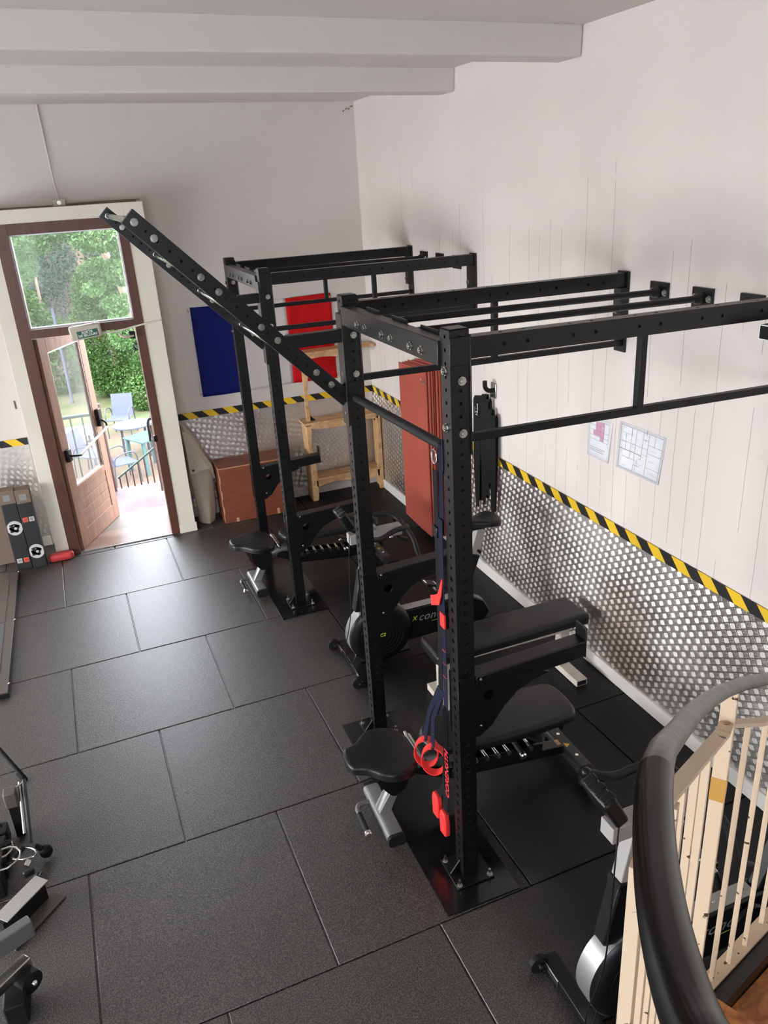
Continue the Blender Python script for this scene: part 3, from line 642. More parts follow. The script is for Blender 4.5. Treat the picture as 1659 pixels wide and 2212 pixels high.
def make_arm(label, yc, dz):
    a = thing('spotter_arm', label, 'spotter arm', (-1.30, yc, 0.85+dz), world=True, group='spotter arms on the racks')
    for s_ in (-1, 1):
        outer = [(-1.665, 1.175), (-1.60, 1.175), (-1.58, 1.125), (-1.30, 1.118), (-1.20, 1.085), (-1.30, 1.062), (-1.37, 1.03), (-1.44, .965), (-1.50, .885), (-1.56, .845), (-1.665, .845)]
        me = plate_mesh([(x, z+dz) for x, z in outer], [circ(-1.515, 1.055+dz, .028)], .006)
        mb = MB(); add_mesh(mb, me, Matrix(((1, 0, 0, 0), (0, 0, 1, yc+s_*.0445), (0, 1, 0, 0), (0, 0, 0, 1)))); mb.build('side_plate', M['powder'], a, smooth=0)
    mb = MB(); mb.beam((-1.575, yc, 1.118+dz), (-1.005, yc, 1.143+dz), .083, .085); mb.build('arm_bar', M['powder'], a, bev=.005)
    mb = MB(); mb.b2((-1.006, yc-.043, 1.095+dz), (-.998, yc+.043, 1.255+dz)); mb.build('end_stop', M['powder'], a, bev=.006)
    for z in (1.15, .90): bolt(a, (-1.555, yc-.0475, z+dz), (0, -1, 0), .006)
    return a
make_arm('long black spotter arm pointing at the wall beside the flat bench, on the nearest post', -5.42, 0)
make_arm('black spotter arm over the front flywheel, on the second post from the camera', -4.20, -.045)
make_arm('black spotter arm above the far adjustable bench', -2.38, -.365)
make_arm('farthest black spotter arm, level with the brown plyo box', -1.16, -.33)

# sloping ladder between the two racks
ld = thing('inclined_ladder', 'black sloping ladder with steel rungs rising towards the door from both racks', 'ladder', (-2.1, -3.29, 2.1), world=True)
dx, dz = -.6995, .7147
def LP(t): return (-2.588 - dx*0 + dx*t, 3.099 + dz*t)
for yc in (-4.20, -2.38):
    mb = MB(); holed_tube(mb, (-1.665, yc, 2.158), (dx, 0, dz), (0, 1, 0), .06, 1.355, .0645, lambda z: .007, h=.08); rail = mb.build('ladder_rail', [M['powder'], M['hole']], ld, smooth=0)
    MB().b2((-1.955, yc-.028, 2.458), (-1.672, yc+.028, 2.522)).build('ladder_brace', M['powder'], ld, bev=.003)
    MB().b2((-1.674, yc-.045, 2.02), (-1.661, yc+.045, 2.60)).build('ladder_mount', M['powder'], ld, bev=.002)
    for k in range(4):
        for j, e in enumerate((0, .105)):
            x = -2.588 + k*.2553 + e*.7; z = 3.099 - k*.2583 - e*.7
            bolt(ld, (x, yc-.03, z), (0, -1, 0), .0138)
for k in range(4):
    x = -2.588 + k*.2553; z = 3.099 - k*.2583
    MB().cyl((x, -4.17, z), (x, -2.41, z), .0155).build('rung', M['chrome'], ld)

# ------------------------------------------------------------------ adjustable benches (origin on the floor under the front foot)
def make_bench(label):
    b = thing('adjustable_bench', label, 'bench', (0, 0, 0), group='adjustable weight benches')
    def rtube_y(mb, x, y0, y1, z, w, h):
        poly = rounded([(-w/2, -h/2), (w/2, -h/2), (w/2, h/2), (-w/2, h/2)], .025, 4)
        mb.prism(poly, lambda u, v, t: (x+u, t, z+v), y0, y1)
    mb = MB(); rtube_y(mb, 0, -.20, .20, .052, .092, .058); mb.build('front_foot', M['silver'], b)
    for s_ in (-1, 1):
        mb = MB(); rtube_y(mb, 0, s_*.20, s_*.222, .051, .094, .066); mb.build('foot_cap', M['rubber'], b)
    mb = MB(); mb.tube([(0, 0, .075), (.035, 0, .15), (.075, 0, .225), (.13, 0, .29), (.22, 0, .325), (.32, 0, .325)], .034, n=18, smooth=2); mb.build('neck_tube', M['grey_paint'], b)
    mb = MB(); mb.prism([(-.035, .07), (.03, .07), (.085, .19), (.035, .19)], lambda u, v, t: (u, t, v), -.036, -.030)
    mb.prism([(-.035, .07), (.03, .07), (.085, .19), (.035, .19)], lambda u, v, t: (u, t, v), .030, .036); mb.prism([(-.035, .07), (-.029, .07), (.041, .19), (.035, .19)], lambda u, v, t: (u, t, v), -.030, .030); mb.build('neck_gusset', M['silver'], b)
    mb = MB(); q = Vector((.0042, 0, .1415)); ux = Vector((.07, 0, .12)).normalized(); n = Vector((-ux.z, 0, ux.x)); 
    mb.hexa([q+Vector((0, -.013, 0)), q+Vector((0, .013, 0)), q+ux*.026], [q+Vector((0, -.013, 0))+n*.0012, q+Vector((0, .013, 0))+n*.0012, q+ux*.026+n*.0012]); mb.build('warning_sticker', M['yellow'], b, smooth=0)
    # transport handle on the front foot
    mb = MB(); mb.tube([(-.046, .10, .055), (-.10, .10, .06), (-.125, .075, .06), (-.125, .02, .058), (-.125, -.10, .055)], .0125, smooth=2); mb.build('transport_handle', M['grey_paint'], b)
    MB().cyl((-.125, .03, .058), (-.125, -.105, .055), .016).build('handle_grip', M['foam'], b)
    MB().lathe([(0, .012), (.004, .02), (.02, .02), (.026, .014)], (-.125, -.105, .055), (0, -1, -.02)).build('handle_end', M['chrome'], b)
    # seat: wide at the back, narrow rounded nose
    seat = chaikin([(-.185, -.085), (-.185, .085), (-.10, .098), (-.02, .20), (.10, .20), (.185, .13), (.185, -.13), (.10, -.20), (-.02, -.20), (-.10, -.098)], 3)
    mb = MB(); pad(mb, seat, -.058, 0, .022, lambda x, y, z: (x, y, .462+z - .09*x)); mb.build('seat', M['leather'], b, smooth=50)
    MB().b2((-.09, -.05, .385), (.12, .05, .398)).build('seat_plate', M['powder'], b)
    mb = MB(); mb.prism(rounded([(-.02, .39), (.10, .39), (.16, .31), (.12, .20), (.055, .17), (.0, .24), (-.03, .32)], .03), lambda u, v, t: (u, t, v), -.045, -.039); mb.build('seat_quadrant', M['powder'], b)
    MB().cyl((.205, -.115, .405), (.205, .115, .405), .021).build('seat_roller', M['zinc'], b)
    MB().cyl((.205, -.155, .405), (.205, .155, .405), .008).build('roller_axle', M['chrome'], b)
    # backrest
    back = chaikin([(.24, -.07), (.24, .07), (.36, .145), (.62, .185), (1.02, .175), (1.125, .14), (1.125, -.14), (1.02, -.175), (.62, -.185), (.36, -.145)], 3)
    mb = MB(); pad(mb, back, -.062, 0, .026, lambda x, y, z: (x, y, .475+z)); mb.build('backrest', M['leather'], b, smooth=50)
    MB().b2((.30, -.05, .385), (1.0, .05, .40)).build('backrest_frame', M['powder'], b)
    # spine, notched ladder and support
    mb = MB(); mb.beam((.20, 0, .30), (.42, 0, .19), .06, .07); mb.beam((.40, 0, .195), (1.10, 0, .125), .07, .06); mb.build('spine', M['powder'], b, bev=.006)
    mb = MB(); mb.beam((.45, -.045, .235), (.95, -.045, .19), .006, .07); mb.beam((.45, .045, .235), (.95, .045, .19), .006, .07); mb.build('notch_ladder', M['plastic'], b)
    for k in range(7):
        x = .47 + k*.068; MB().cyl((x, -.055, .255-.006*k), (x, .055, .255-.006*k), .0125).build('notch_roller', M['chrome'], b)
    mb = MB(); mb.beam((.70, 0, .37), (.93, 0, .24), .05, .012); mb.beam((.93, .0, .39), (.945, 0, .22), .03, .045); mb.build('support_strut', M['dark_paint'], b)
    MB().cyl((.80, -.085, .235), (.80, .05, .25), .014).build('adjust_lever', M['foam'], b)
    MB().lathe([(0, .012), (.004, .021), (.022, .021), (.028, .014)], (.80, -.083, .235), (0, -1, -.1)).build('lever_end', M['chrome'], b)
    MB().lathe([(0, .012), (.004, .018), (.018, .018), (.022, .012)], (.80, .05, .25), (0, 1, .1)).build('lever_end', M['chrome'], b)
    # rear foot with caps and wheels
    mb = MB(); rtube_y(mb, 1.145, -.19, .19, .088, .088, .062); mb.build('rear_foot', M['dark_paint'], b)
    for s_ in (-1, 1):
        mb = MB(); rtube_y(mb, 1.145, s_*.19, s_*.30, .088, .09, .064); mb.build('foot_cap', M['rubber'], b)
        mb = MB(); mb.b2((1.105, s_*.20-.02, .0), (1.185, s_*.20+.02, .06)); mb.build('foot_pad', M['rubber'], b, bev=.004)
        mb = MB(); mb.cyl((1.225, s_*.235-.014, .05), (1.225, s_*.235+.014, .05), .032); mb.b2((1.185, s_*.235-.022, .04), (1.23, s_*.235-.016, .075)); mb.b2((1.185, s_*.235+.016, .04), (1.23, s_*.235+.022, .075)); mb.build('wheel', M['rubber'], b)
        MB().cyl((1.225, s_*.235-.026, .05), (1.225, s_*.235+.026, .05), .007).build('axle', M['chrome'], b)
        for dx_ in (0,):
            MB().cyl((1.145, s_*.10, .119), (1.145, s_*.10, .124), .010, n=12).build('foot_screw', M['chrome'], b)
    mb = MB(); mb.hexa([(1.13, -.02, .1195), (1.162, 0, .1195), (1.13, .02, .1195)], [(1.13, -.02, .1205), (1.162, 0, .1205), (1.13, .02, .1205)]); mb.build('warning_sticker', M['yellow'], b, smooth=0)
    MB().b2((1.03, -.022, .1575), (1.09, .022, .1585)).build('plain_sticker', M['ply_edge'], b, smooth=0)
    return b
bench = make_bench('nearest adjustable bench with triangular black seat, standing between the nearest rack posts')
bench.location = (-1.878, -4.93, .006); bench.rotation_euler = (0, 0, math.radians(-1.5))
bench2 = copy_tree(bench, loc=(-1.885, -1.955, .006), rz=math.radians(0), label='farther adjustable bench, on the black plate in front of the brown plyo box')

# flat bench
fb = thing('flat_bench', 'flat black padded bench on a chipped cream steel frame beside the wall', 'bench', (-.68, -4.15, 0), world=True)
mb = MB(); pl = rounded([(-1.235, -4.29), (-1.235, -3.99), (-.10, -3.975), (-.10, -4.275)], .045, 6)
pad(mb, pl, .395, .47, .028); mb.build('pad', M['leather'], fb, smooth=50)
for x, y0, y1 in ((-.225, -4.375, -4.11), (-1.13, -4.30, -3.95)):
    mb = MB(); mb.b2((x-.042, y0, .003), (x+.042, y1, .050)); mb.build('foot', M['white_paint'], fb, bev=.004, smooth=0)
    mb = MB(); mb.b2((x-.034, y0-.001, .010), (x+.034, y0+.002, .043)); mb.build('foot_opening', M['hole'], fb, smooth=0)
    ym = -4.13; mb = MB(); mb.b2((x-.035, ym-.035, .050), (x+.035, ym+.035, .395)); mb.build('leg', M['white_paint'], fb, bev=.004, smooth=0)
MB().b2((-1.13, -4.155, .30), (-.225, -4.105, .36)).build('rail', M['white_paint'], fb, smooth=0)
mb = MB(); mb.b2((-.46, -4.24, .365), (-.36, -4.02, .395)); mb.build('pad_support', M['white_paint'], fb, bev=.006)

# ------------------------------------------------------------------ exercise bikes (origin on the floor at the front foot)
def make_bike(label):
    b = thing('exercise_bike', label, 'exercise bike', (0, 0, 0), group='air-flywheel exercise bikes')
    MB().b2((-.035, -.29, .022), (.035, .29, .058)).build('front_foot', M['plastic'], b, bev=.005)
    for s_ in (-1, 1):
        MB().b2((-.040, s_*.22-.065, .025), (-.0355, s_*.22+.065, .060)).build('foot_trim', M['zinc'], b, bev=.001)
        mb = MB(); mb.lathe([(-.014, .030), (-.012, .044), (.012, .044), (.014, .030)], (-.062, s_*.27, .045), (0, 1, 0)); mb.b2((-.064, s_*.27-.022, .035), (-.02, s_*.27-.017, .055)); mb.b2((-.064, s_*.27+.017, .035), (-.02, s_*.27+.022, .055)); w = mb.build('wheel', M['rubber'], b)
        MB().cyl((-.062, s_*.27-.024, .045), (-.062, s_*.27+.024, .045), .008).build('axle', M['zinc'], w)
        MB().b2((-.03, s_*.20-.03, 0), (.03, s_*.20+.03, .024)).build('foot_pad', M['rubber'], b, bev=.004)
    # flywheel housing
    cx, cz, Rr = .205, .243, .235
    mb = MB(); mb.lathe([(-.075, .02), (-.075, .17), (-.068, .205), (-.05, Rr-.004), (-.045, Rr)], (cx, 0, cz), (0, 1, 0), n=56); mb.build('flywheel_cover', M['plastic'], b)
    mb = MB(); mb.lathe([(.045, Rr), (.05, Rr-.004), (.068, .205), (.075, .17), (.075, .02)], (cx, 0, cz), (0, 1, 0), n=56); mb.build('flywheel_cover', M['plastic'], b)
    mb = MB(); mb.lathe([(-.045, Rr), (-.045, Rr+.003), (.045, Rr+.003), (.045, Rr)], (cx, 0, cz), (0, 1, 0), n=64); mb.build('perforated_band', M['silver'], b)
    for rr in (.06, .085, .11, .135, .16):
        mb = MB(); N = 48; pts = [(cx+rr*math.cos(2*PI*k/N), -.0765, cz+rr*math.sin(2*PI*k/N)) for k in range(N+1)]; mb.tube(pts, .0014, n=6); mb.build('vent_ring', M['rubber'], b)
    text_part('flywheel_mark', 'C2', .036, M['lime'], b, (cx, -.0775, cz), (1, 0, 0), (0, 0, 1), shear=.3, bold=True)
    mb = MB(); mb.beam((0, 0, .04), (.42, 0, .05), .10, .022); mb.build('front_strut', M['plastic'], b, bev=.004)
    # main beam with name and silver strip
    mb = MB(); mb.prism([(.33, .12), (.56, .125), (1.03, .12), (1.08, .20), (1.03, .295), (.96, .335), (.82, .372), (.38, .372)], lambda u, v, t: (u, t, v), -.045, .045); mb.build('main_beam', M['plastic'], b, bev=.01)
    mb = MB(); mb.b2((.40, -.034, .3735), (.79, .034, .378)); mb.build('top_strip', M['bike_silver'], b, smooth=0)
    for x in (.46, .60, .75): MB().sphere((x, 0, .379), .007, 10, (1, 1, .5)).build('strip_screw', M['zinc'], b)
    text_part('beam_lettering', 'concept', .088, M['grey_print'], b, (.645, -.0462, .285), (1, 0, -.03), (0, 0, 1), shear=.35, spacing=1.05)
    text_part('beam_mark', 'X', .05, M['lime'], b, (.465, -.0462, .29), (1, 0, -.03), (0, 0, 1), shear=.3)
    MB().b2((.60, -.0470, .237), (.80, -.0455, .2395)).build('beam_underline', M['lime'], b, smooth=0)
    # rear foot
    MB().b2((1.03, -.24, .02), (1.09, .24, .062)).build('rear_foot', M['plastic'], b, bev=.006)
    mb = MB(); mb.b2((1.035, -.06, .06), (1.085, .06, .15)); mb.build('rear_riser', M['plastic'], b)
    # crank and pedals
    mb = MB(); mb.lathe([(-.07, .04), (-.066, .085), (-.05, .09)], (.75, 0, .25), (0, 1, 0)); mb.build('crank_cover', M['plastic'], b)
    for s_ in (-1, 1):
        e = (.69, .10, .42)
        if s_ < 0: e = (.81, -.10, .095)
        mb = MB(); mb.beam((.75, s_*.095, .25), e, .016, .028, (0, 1, 0)); mb.build('crank_arm', M['zinc'], b, bev=.004)
        mb = MB(); mb.box((e[0], e[1]+s_*.065, e[2]), (.095, .09, .022), Euler((.0, .35, 0))); p = mb.build('pedal', M['plastic'], b, bev=.006)
        mb = MB()
        for k in (-1, 1): mb.box((e[0]+k*.038, e[1]+s_*.065, e[2]+.013-k*.013), (.01, .05, .004), Euler((0, .35, 0)))
        mb.build('reflector', M['white_plastic'], p)
    # seat column, post and saddle
    mb = MB(); mb.beam((.84, 0, .34), (.97, 0, .68), .065, .09, (1, 0, 0)); mb.build('seat_column', M['plastic'], b, bev=.008)
    mb = MB(); mb.beam((.965, 0, .66), (1.03, 0, .865), .048, .07, (1, 0, 0)); mb.build('seat_post', M['bike_silver'], b, bev=.004)
    mb = MB(); mb.cyl((1.0, -.05, .70), (1.0, .08, .70), .012); mb.sphere((1.0, .09, .70), .022); mb.build('post_knob', M['plastic'], b)
    MB().b2((.94, -.025, .865), (1.13, .025, .89)).build('seat_rail', M['plastic'], b, bev=.004)
    sad = rounded([(.84, -.022), (.84, .022), (.96, .045), (1.06, .105), (1.14, .115), (1.175, .05), (1.175, -.05), (1.14, -.115), (1.06, -.105), (.96, -.045)], .03, 4)
    mb = MB(); pad(mb, sad, -.05, 0, .024, lambda x, y, z: (x, y, .945+z)); mb.build('saddle', M['leather'], b, smooth=50)
    # head column, stem, handlebar, monitor
    mb = MB(); mb.beam((.075, 0, .44), (.135, 0, .74), .075, .10, (1, 0, 0)); mb.build('head_column', M['plastic'], b, bev=.01)
    mb = MB(); mb.beam((.13, 0, .715), (.175, 0, .965), .06, .085, (1, 0, 0)); mb.build('head_post', M['bike_silver'], b, bev=.004)
    mb = MB(); mb.beam((.128, 0, .712), (.133, 0, .735), .072, .098, (1, 0, 0)); mb.build('head_collar', M['plastic'], b)
    mb = MB(); mb.beam((.035, 0, 1.0), (.415, 0, 1.0), .075, .07); mb.build('stem', M['bike_silver'], b, bev=.004)
    mb = MB(); mb.b2((.185, -.0395, .963), (.192, .0395, 1.037)); mb.build('stem_seam', M['plastic'], b)
    mb = MB(); mb.sphere((.215, 0, 1.045), .024, 14, (1, 1, 1)); mb.build('stem_cap', M['silver'], b)
    mb = MB(); mb.lathe([(0, .018), (.01, .03), (.03, .03), (.036, .018)], (.235, .06, 1.06), (-.3, .6, .5), n=10); mb.build('clamp_knob', M['plastic'], b)
    MB().sphere((.32, -.055, .975), .014).build('side_knob', M['zinc'], b)
    for s_ in (-1, 1):
        mb = MB(); mb.tube([(.43, 0, 1.02), (.44, s_*.07, 1.03), (.40, s_*.14, 1.06), (.30, s_*.165, 1.07), (.20, s_*.185, 1.03), (.10, s_*.215, 1.07)], .0175, smooth=2); mb.build('handlebar_horn', M['foam'], b)
        mb = MB(); mb.tube([(.41, s_*.13, 1.05), (.44, s_*.17, .98), (.45, s_*.19, .90), (.47, s_*.20, .84), (.54, s_*.205, .80)], .0165, smooth=2); mb.build('handlebar_drop', M['foam'], b)
        MB().sphere((.096, s_*.217, 1.072), .021, 12).build('horn_end', M['plastic'], b)
    mb = MB(); mb.tube([(.10, 0, 1.03), (.05, 0, 1.07), (.02, 0, 1.12)], .014, smooth=1); mb.build('monitor_arm', M['plastic'], b)
    mo = MB().box((.015, 0, 1.15), (.055, .155, .14), Euler((0, math.radians(-28), 0))).build('monitor', M['plastic'], b, bev=.012)
    m2 = MB().box((.041, 0, 1.162), (.004, .10, .075), Euler((0, math.radians(-28), 0))).build('screen', M['platform_pad'], mo)
    mb = MB()
    for k in range(3): mb.box((-.01, -.05+k*.05, 1.21), (.05, .030, .016), Euler((0, math.radians(-28), 0)))
    mb.build('battery_ribs', M['plastic'], mo, bev=.004)
    MB().tube([(.03, -.07, 1.10), (.0, -.10, .95), (-.02, -.12, .7), (-.03, -.12, .45), (-.10, -.10, .20), (-.04, -.08, .06), (.0, -.05, .10), (.03, -.04, .20)], .0032, n=8, smooth=3).build('sensor_cable', M['plastic'], b)
    return b
bike = make_bike('black exercise bike with grey flywheel band, standing between the two racks')
bike.location = (-1.525, -3.46, 0)
bike2 = copy_tree(bike, loc=(-1.525, -6.30, 0), rz=0, label='black exercise bike in the bottom right corner, behind the stair railing')

# ------------------------------------------------------------------ suspension straps on the grip bar
sx, sy = -1.66, -5.30
st_ = thing('suspension_trainer', 'navy and black suspension straps with red handles hanging from the grip bar', 'suspension straps', (-1.66, -5.31, .15), world=True)
mb = MB(); mb.ribbon([(-1.600, -5.335, 2.15), (-1.600, -5.335, 2.215), (-1.625, -5.335, 2.238), (-1.652, -5.335, 2.215), (-1.655, -5.335, 2.10), (-1.66, -5.34, 1.83)], (0, 1, 0), .045, .003)
mb.ribbon([(-1.600, -5.335, 2.15), (-1.625, -5.335, 2.12), (-1.652, -5.335, 2.10)], (0, 1, 0), .045, .003); mb.build('anchor_strap', M['navy_web'], st_)
mb = MB(); N = 24; pts = [(-1.672, -5.315+.024*math.cos(2*PI*k/N), 2.165+.03*math.sin(2*PI*k/N)) for k in range(N+1)]; mb.tube(pts, .0035, n=8); mb.build('ring', M['chrome'], st_)
mb = MB(); mb.b2((-1.675, -5.318, 1.80), (-1.650, -5.275, 1.85)); mb.build('buckle', M['plastic'], st_, bev=.004)
mb = MB(); mb.ribbon([(-1.663, -5.297, 2.10), (-1.664, -5.297, 1.83), (-1.664, -5.295, 1.50), (-1.665, -5.29, 1.2), (-1.666, -5.27, .86)], (0, 1, 0), .042, .003); mb.build('strap', M['black_web'], st_)
mb = MB(); mb.ribbon([(-1.668, -5.345, 1.90), (-1.670, -5.345, 1.60), (-1.67, -5.347, 1.35), (-1.67, -5.342, 1.05), (-1.67, -5.335, .80)], (0, 1, 0), .040, .003); mb.build('strap', M['navy_web'], st_)
mb = MB(); mb.ribbon([(-1.674, -5.355, 1.62), (-1.677, -5.345, 1.57), (-1.680, -5.325, 1.515), (-1.682, -5.29, 1.495), (-1.682, -5.25, 1.475)], (.1, .4, 1), [.015, .045, .05, .045, .045], .004); mb.build('strap_tab', M['red_web'], st_)
mb = MB(); mb.b2((-1.678, -5.37, 1.385), (-1.668, -5.325, 1.455)); mb.build('strap_tab', M['red_web'], st_, bev=.002)
for k in range(3): MB().b2((-1.6725, -5.362, 1.26-.07*k), (-1.6700, -5.326, 1.2625-.07*k)).build('stitching', M['text_red'], st_, smooth=0)
# two hand loops over the bench seat
for k, (y0, z0) in enumerate(((-5.085, .60), (-5.175, .62))):
    mb = MB(); mb.ribbon([(-1.668, -5.275-.03*k, 1.02), (-1.674, -5.15-.05*k, .80), (-1.676, y0-.005, z0+.02), (-1.676, y0, z0)], (0, 1, .1), [.038, .036, .042, .05], .003); mb.build('loop_strap', M['navy_web'], st_)
    c = Vector((-1.676, y0-.012, z0-.082)); pts = []
    for j in range(21):
        a_ = PI/2 + .12 + j*(2*PI-.24)/20; pts.append(c + Vector((.80, -.5, 0))*.064*math.cos(a_) + Vector((0, 0, .082*math.sin(a_))))
    mb = MB(); mb.ribbon(pts, (.5, .8, 0), .045, .005); mb.build('hand_loop', M['red_web'], st_)
# two foot cradles low by the post
for k, (y0, zb) in enumerate(((-5.215, .20), (-5.30, .155))):
    mb = MB(); mb.ribbon([(-1.672, -5.335, .95), (-1.674, -5.33, .62), (-1.675, -5.305-.02*k, .45), (-1.676, y0, zb+.14)], (0, 1, 0), [.036, .06, .055, .05], .003); mb.build('foot_strap', M['black_web'], st_)
    mb = MB(); mb.prism(rounded([(y0-.034, zb+.01), (y0+.030, zb+.0), (y0+.036, zb+.10), (y0+.022, zb+.15), (y0-.022, zb+.15), (y0-.036, zb+.10)], .012), lambda u, v, t: (t, u, v), -1.695, -1.665); mb.build('foot_cradle', M['red_web'], st_, bev=.008)
text_part('strap_lettering', 'CORENGTH', .052, M['text_red'], st_, (-1.6785, -5.345, .57), (0, 0, 1), (0, 1, 0), bold=True)

# ------------------------------------------------------------------ the back corner
# French flag: three cloth bands sewn together
fl = thing('flag', 'blue, white and red flag pinned flat on the back wall', 'flag', (-1.13, -.02, 1.27), world=True)
def cloth(name, x0, x1, m, ztop, zbot):
    mb = MB(); nx, nz = 14, 22; G = {}
    for i in range(nx+1):
        for j in range(nz+1):
            u, v = i/nx, j/nz; x = x0+(x1-x0)*u; z = zbot(x)+(ztop(x)-zbot(x))*v
            w = .004*math.sin(x*23+z*3)*(1-abs(2*v-1)*.3) + .003*math.sin(z*17+x*9) + .0015*math.cos(x*61+z*31)
            if min(abs(x*4 % 1), 1-abs(x*4 % 1)) < .04 or min((z*4.2) % 1, 1-(z*4.2) % 1) < .05: w += .002
            G[i, j] = mb.bm.verts.new((x, -.016+w, z))
    for i in range(nx):
        for j in range(nz): mb.bm.faces.new((G[i, j], G[i+1, j], G[i+1, j+1], G[i, j+1]))
    o = mb.build(name, m, fl, smooth=80); sd = o.modifiers.new('thickness', 'SOLIDIFY'); sd.thickness = .0012; return o
zt = lambda x: 2.172 - .012*math.sin((x+1.85)/1.45*PI) ; zb = lambda x: 1.278 + .006*math.sin(x*5)
cloth('blue_band', -1.848, -1.375, M['blue'], zt, zb); cloth('white_band', -1.375, -.885, M['flag_white'], zt, zb); cloth('red_band', -.885, -.398, M['red'], zt, zb)
for x, z in ((-1.868, 2.14), (-1.858, 1.305), (-.41, 2.13), (-.40, 1.31)):
    mb = MB(); mb.lathe([(0, .012), (.003, .012), (.004, .006)], (x, -.012, z), (0, -1, 0), n=14); mb.build('grommet', M['ply_edge'], fl)
MB().b2((-1.885, -.014, 2.115), (-1.848, -.008, 2.165)).build('flag_tab', M['flag_white'], fl, smooth=0); MB().b2((-1.875, -.014, 1.285), (-1.842, -.008, 1.33)).build('flag_tab', M['flag_white'], fl, smooth=0)

# raw pine stand with wavy planks
sh = thing('wooden_shelf_stand', 'raw pine shelf stand with wavy edges in the back corner under the flag', 'shelf', (-.43, -.14, 0), world=True)
def wavy(x0, x1, z0, z1, amp, ph, vertical, m=M['pine'], y0=-.24, y1=-.215, name='wavy_plank'):
    pts = []; N = 26
    if vertical:
        pts = [(x0, z0), (x0, z1)] + [(x1 + amp*math.sin(ph + 2*PI*k/N*1.0) , z1 + (z0-z1)*k/N) for k in range(N+1)]
    else:
        pts = [(x0, z1), (x1, z1)] + [(x1 + (x0-x1)*k/N, z0 + amp*math.sin(ph + 2*PI*k/N)) for k in range(N+1)]
    mb = MB(); mb.prism(pts, lambda u, v, t: (u, t, v), y0, y1); return mb.build(name, m, sh, bev=.002, smooth=30)
wavy(-.855, -.795, .0, .85, -.016, 0, True, name='side_plank'); wavy(-.015, -.065, .0, .85, .02, 0, True, name='side_plank')
wavy(-.835, -.785, .90, 1.60, .016, .5, True, name='side_plank', y0=-.21, y1=-.185)
MB().b2((-.855, -.215, .0), (-.835, -.04, .85)).build('side_board', M['pine'], sh, bev=.002); MB().b2((-.035, -.215, .0), (-.015, -.04, .85)).build('side_board', M['pine'], sh, bev=.002)
for z, n in ((.865, 'middle_shelf'), (.235, 'lower_shelf')): MB().b2((-.88 if z > .5 else -.835, -.25, z), (.0 if z > .5 else -.035, -.03, z+.022)).build(n, M['pine'], sh, bev=.003)
MB().b2((-.80, -.22, 1.60), (-.012, -.03, 1.625)).build('top_shelf', M['pine'], sh, bev=.003)
wavy(-.80, -.04, .81, .865, .016, .6, False, name='shelf_apron'); wavy(-.80, -.06, .165, .235, .022, 3.6, False, name='shelf_apron'); wavy(-.78, -.20, 1.55, 1.60, .012, 3.3, False, name='shelf_apron', y0=-.215, y1=-.19)
for z in (.79, .165, .90):
    for x, s_ in ((-.795, 1), (-.065, -1)):
        if z == .90 and s_ < 0: continue
        mb = MB(); mb.prism([(0, 0), (.06*s_, 0) if z > .85 else (0, .06), (0, .06) if z > .85 else (.06*s_, .06)], lambda u, v, t, x=x, z=z: (x+u, t, z+v), -.21, -.19); mb.build('corner_block', M['hole'], sh, smooth=0)

# plywood jump box
pbx = thing('plyo_box', 'red-brown plywood jump box with raw finger joints against the back wall', 'plyo box', (-1.47, -.21, 0), world=True)
x0, x1, y0, y1, H = -1.862, -1.10, -.385, -.03, .605
MB().b2((x0+.002, y0+.002, .002), (x1-.002, y1, H-.002)).build('carcass', M['ply'], pbx, smooth=0)
mb = MB(); rr = random.Random(4); e = .012
for k in range(7):      # raw teeth showing on the edges
    z = .02+k*.085; 
    if k % 2: mb.b2((x0, y0-.0005, z), (x0+e, y0+.004, z+.085))
    else: mb.b2((x0-.0005, y0, z), (x0+.004, y0+e, z+.085))
mb.b2((x0, y0-.0008, H-.008), (x1, y0+.005, H+.0008)); mb.b2((x0-.0008, y0, H-.007), (x0+.005, y1, H+.0008)); mb.b2((x0, y1-.008, H-.003), (x1, y1, H+.0008)); mb.b2((x1-.012, y0-.0008, .01), (x1+.0006, y0+.004, H))
for k in range(3): mb.b2((x0+.12+k*.22, y0-.0006, .002), (x0+.15+k*.22, y0+.003, .045+.01*k))
mb.build('raw_edges', M['ply_edge'], pbx, smooth=0)
MB().b2((x0-.0006, -.30, .12), (x0+.002, -.24, .15)).build('hand_slot', M['hole'], pbx, smooth=0)

# beige tarpaulin slumped against the wall by the door
tp = thing('folded_tarpaulin', 'beige vinyl tarpaulin bundled upright between the door surround and the jump box', 'tarpaulin', (-2.02, -.15, 0), world=True)
mb = MB(); lv = [(0.0, -2.10, -1.93), (.12, -2.10, -1.905), (.30, -2.115, -1.895), (.5, -2.13, -1.885), (.62, -2.135, -1.90), (.78, -2.14, -1.96), (.92, -2.145, -2.02), (1.03, -2.15, -2.09), (1.06, -2.15, -2.12)]
R_ = []
for z, a, b_ in lv:
    ring = []; n = 28; cxm, hw = (a+b_)/2, (b_-a)/2; dep = .10*(1-.55*z)
    for k in range(n):
        t_ = 2*PI*k/n; wob = 1+.13*math.sin(t_*3+z*5)+.08*math.sin(t_*7-z*9)
        ring.append(mb.bm.verts.new((cxm+hw*math.cos(t_)*(1+.05*math.sin(5*t_+z*7)), -.13-.04*(1-z)+dep*math.sin(t_)*wob, z+.002+.012*math.sin(t_*2)*(z > 0))))
    R_.append(ring)
for i in range(len(R_)-1):
    for k in range(28): mb.bm.faces.new((R_[i][k], R_[i][(k+1) % 28], R_[i+1][(k+1) % 28], R_[i+1][k]))
mb.bm.faces.new(R_[0][::-1]); mb.bm.faces.new(R_[-1]); mb.build('bundle', M['tarp'], tp, smooth=60)
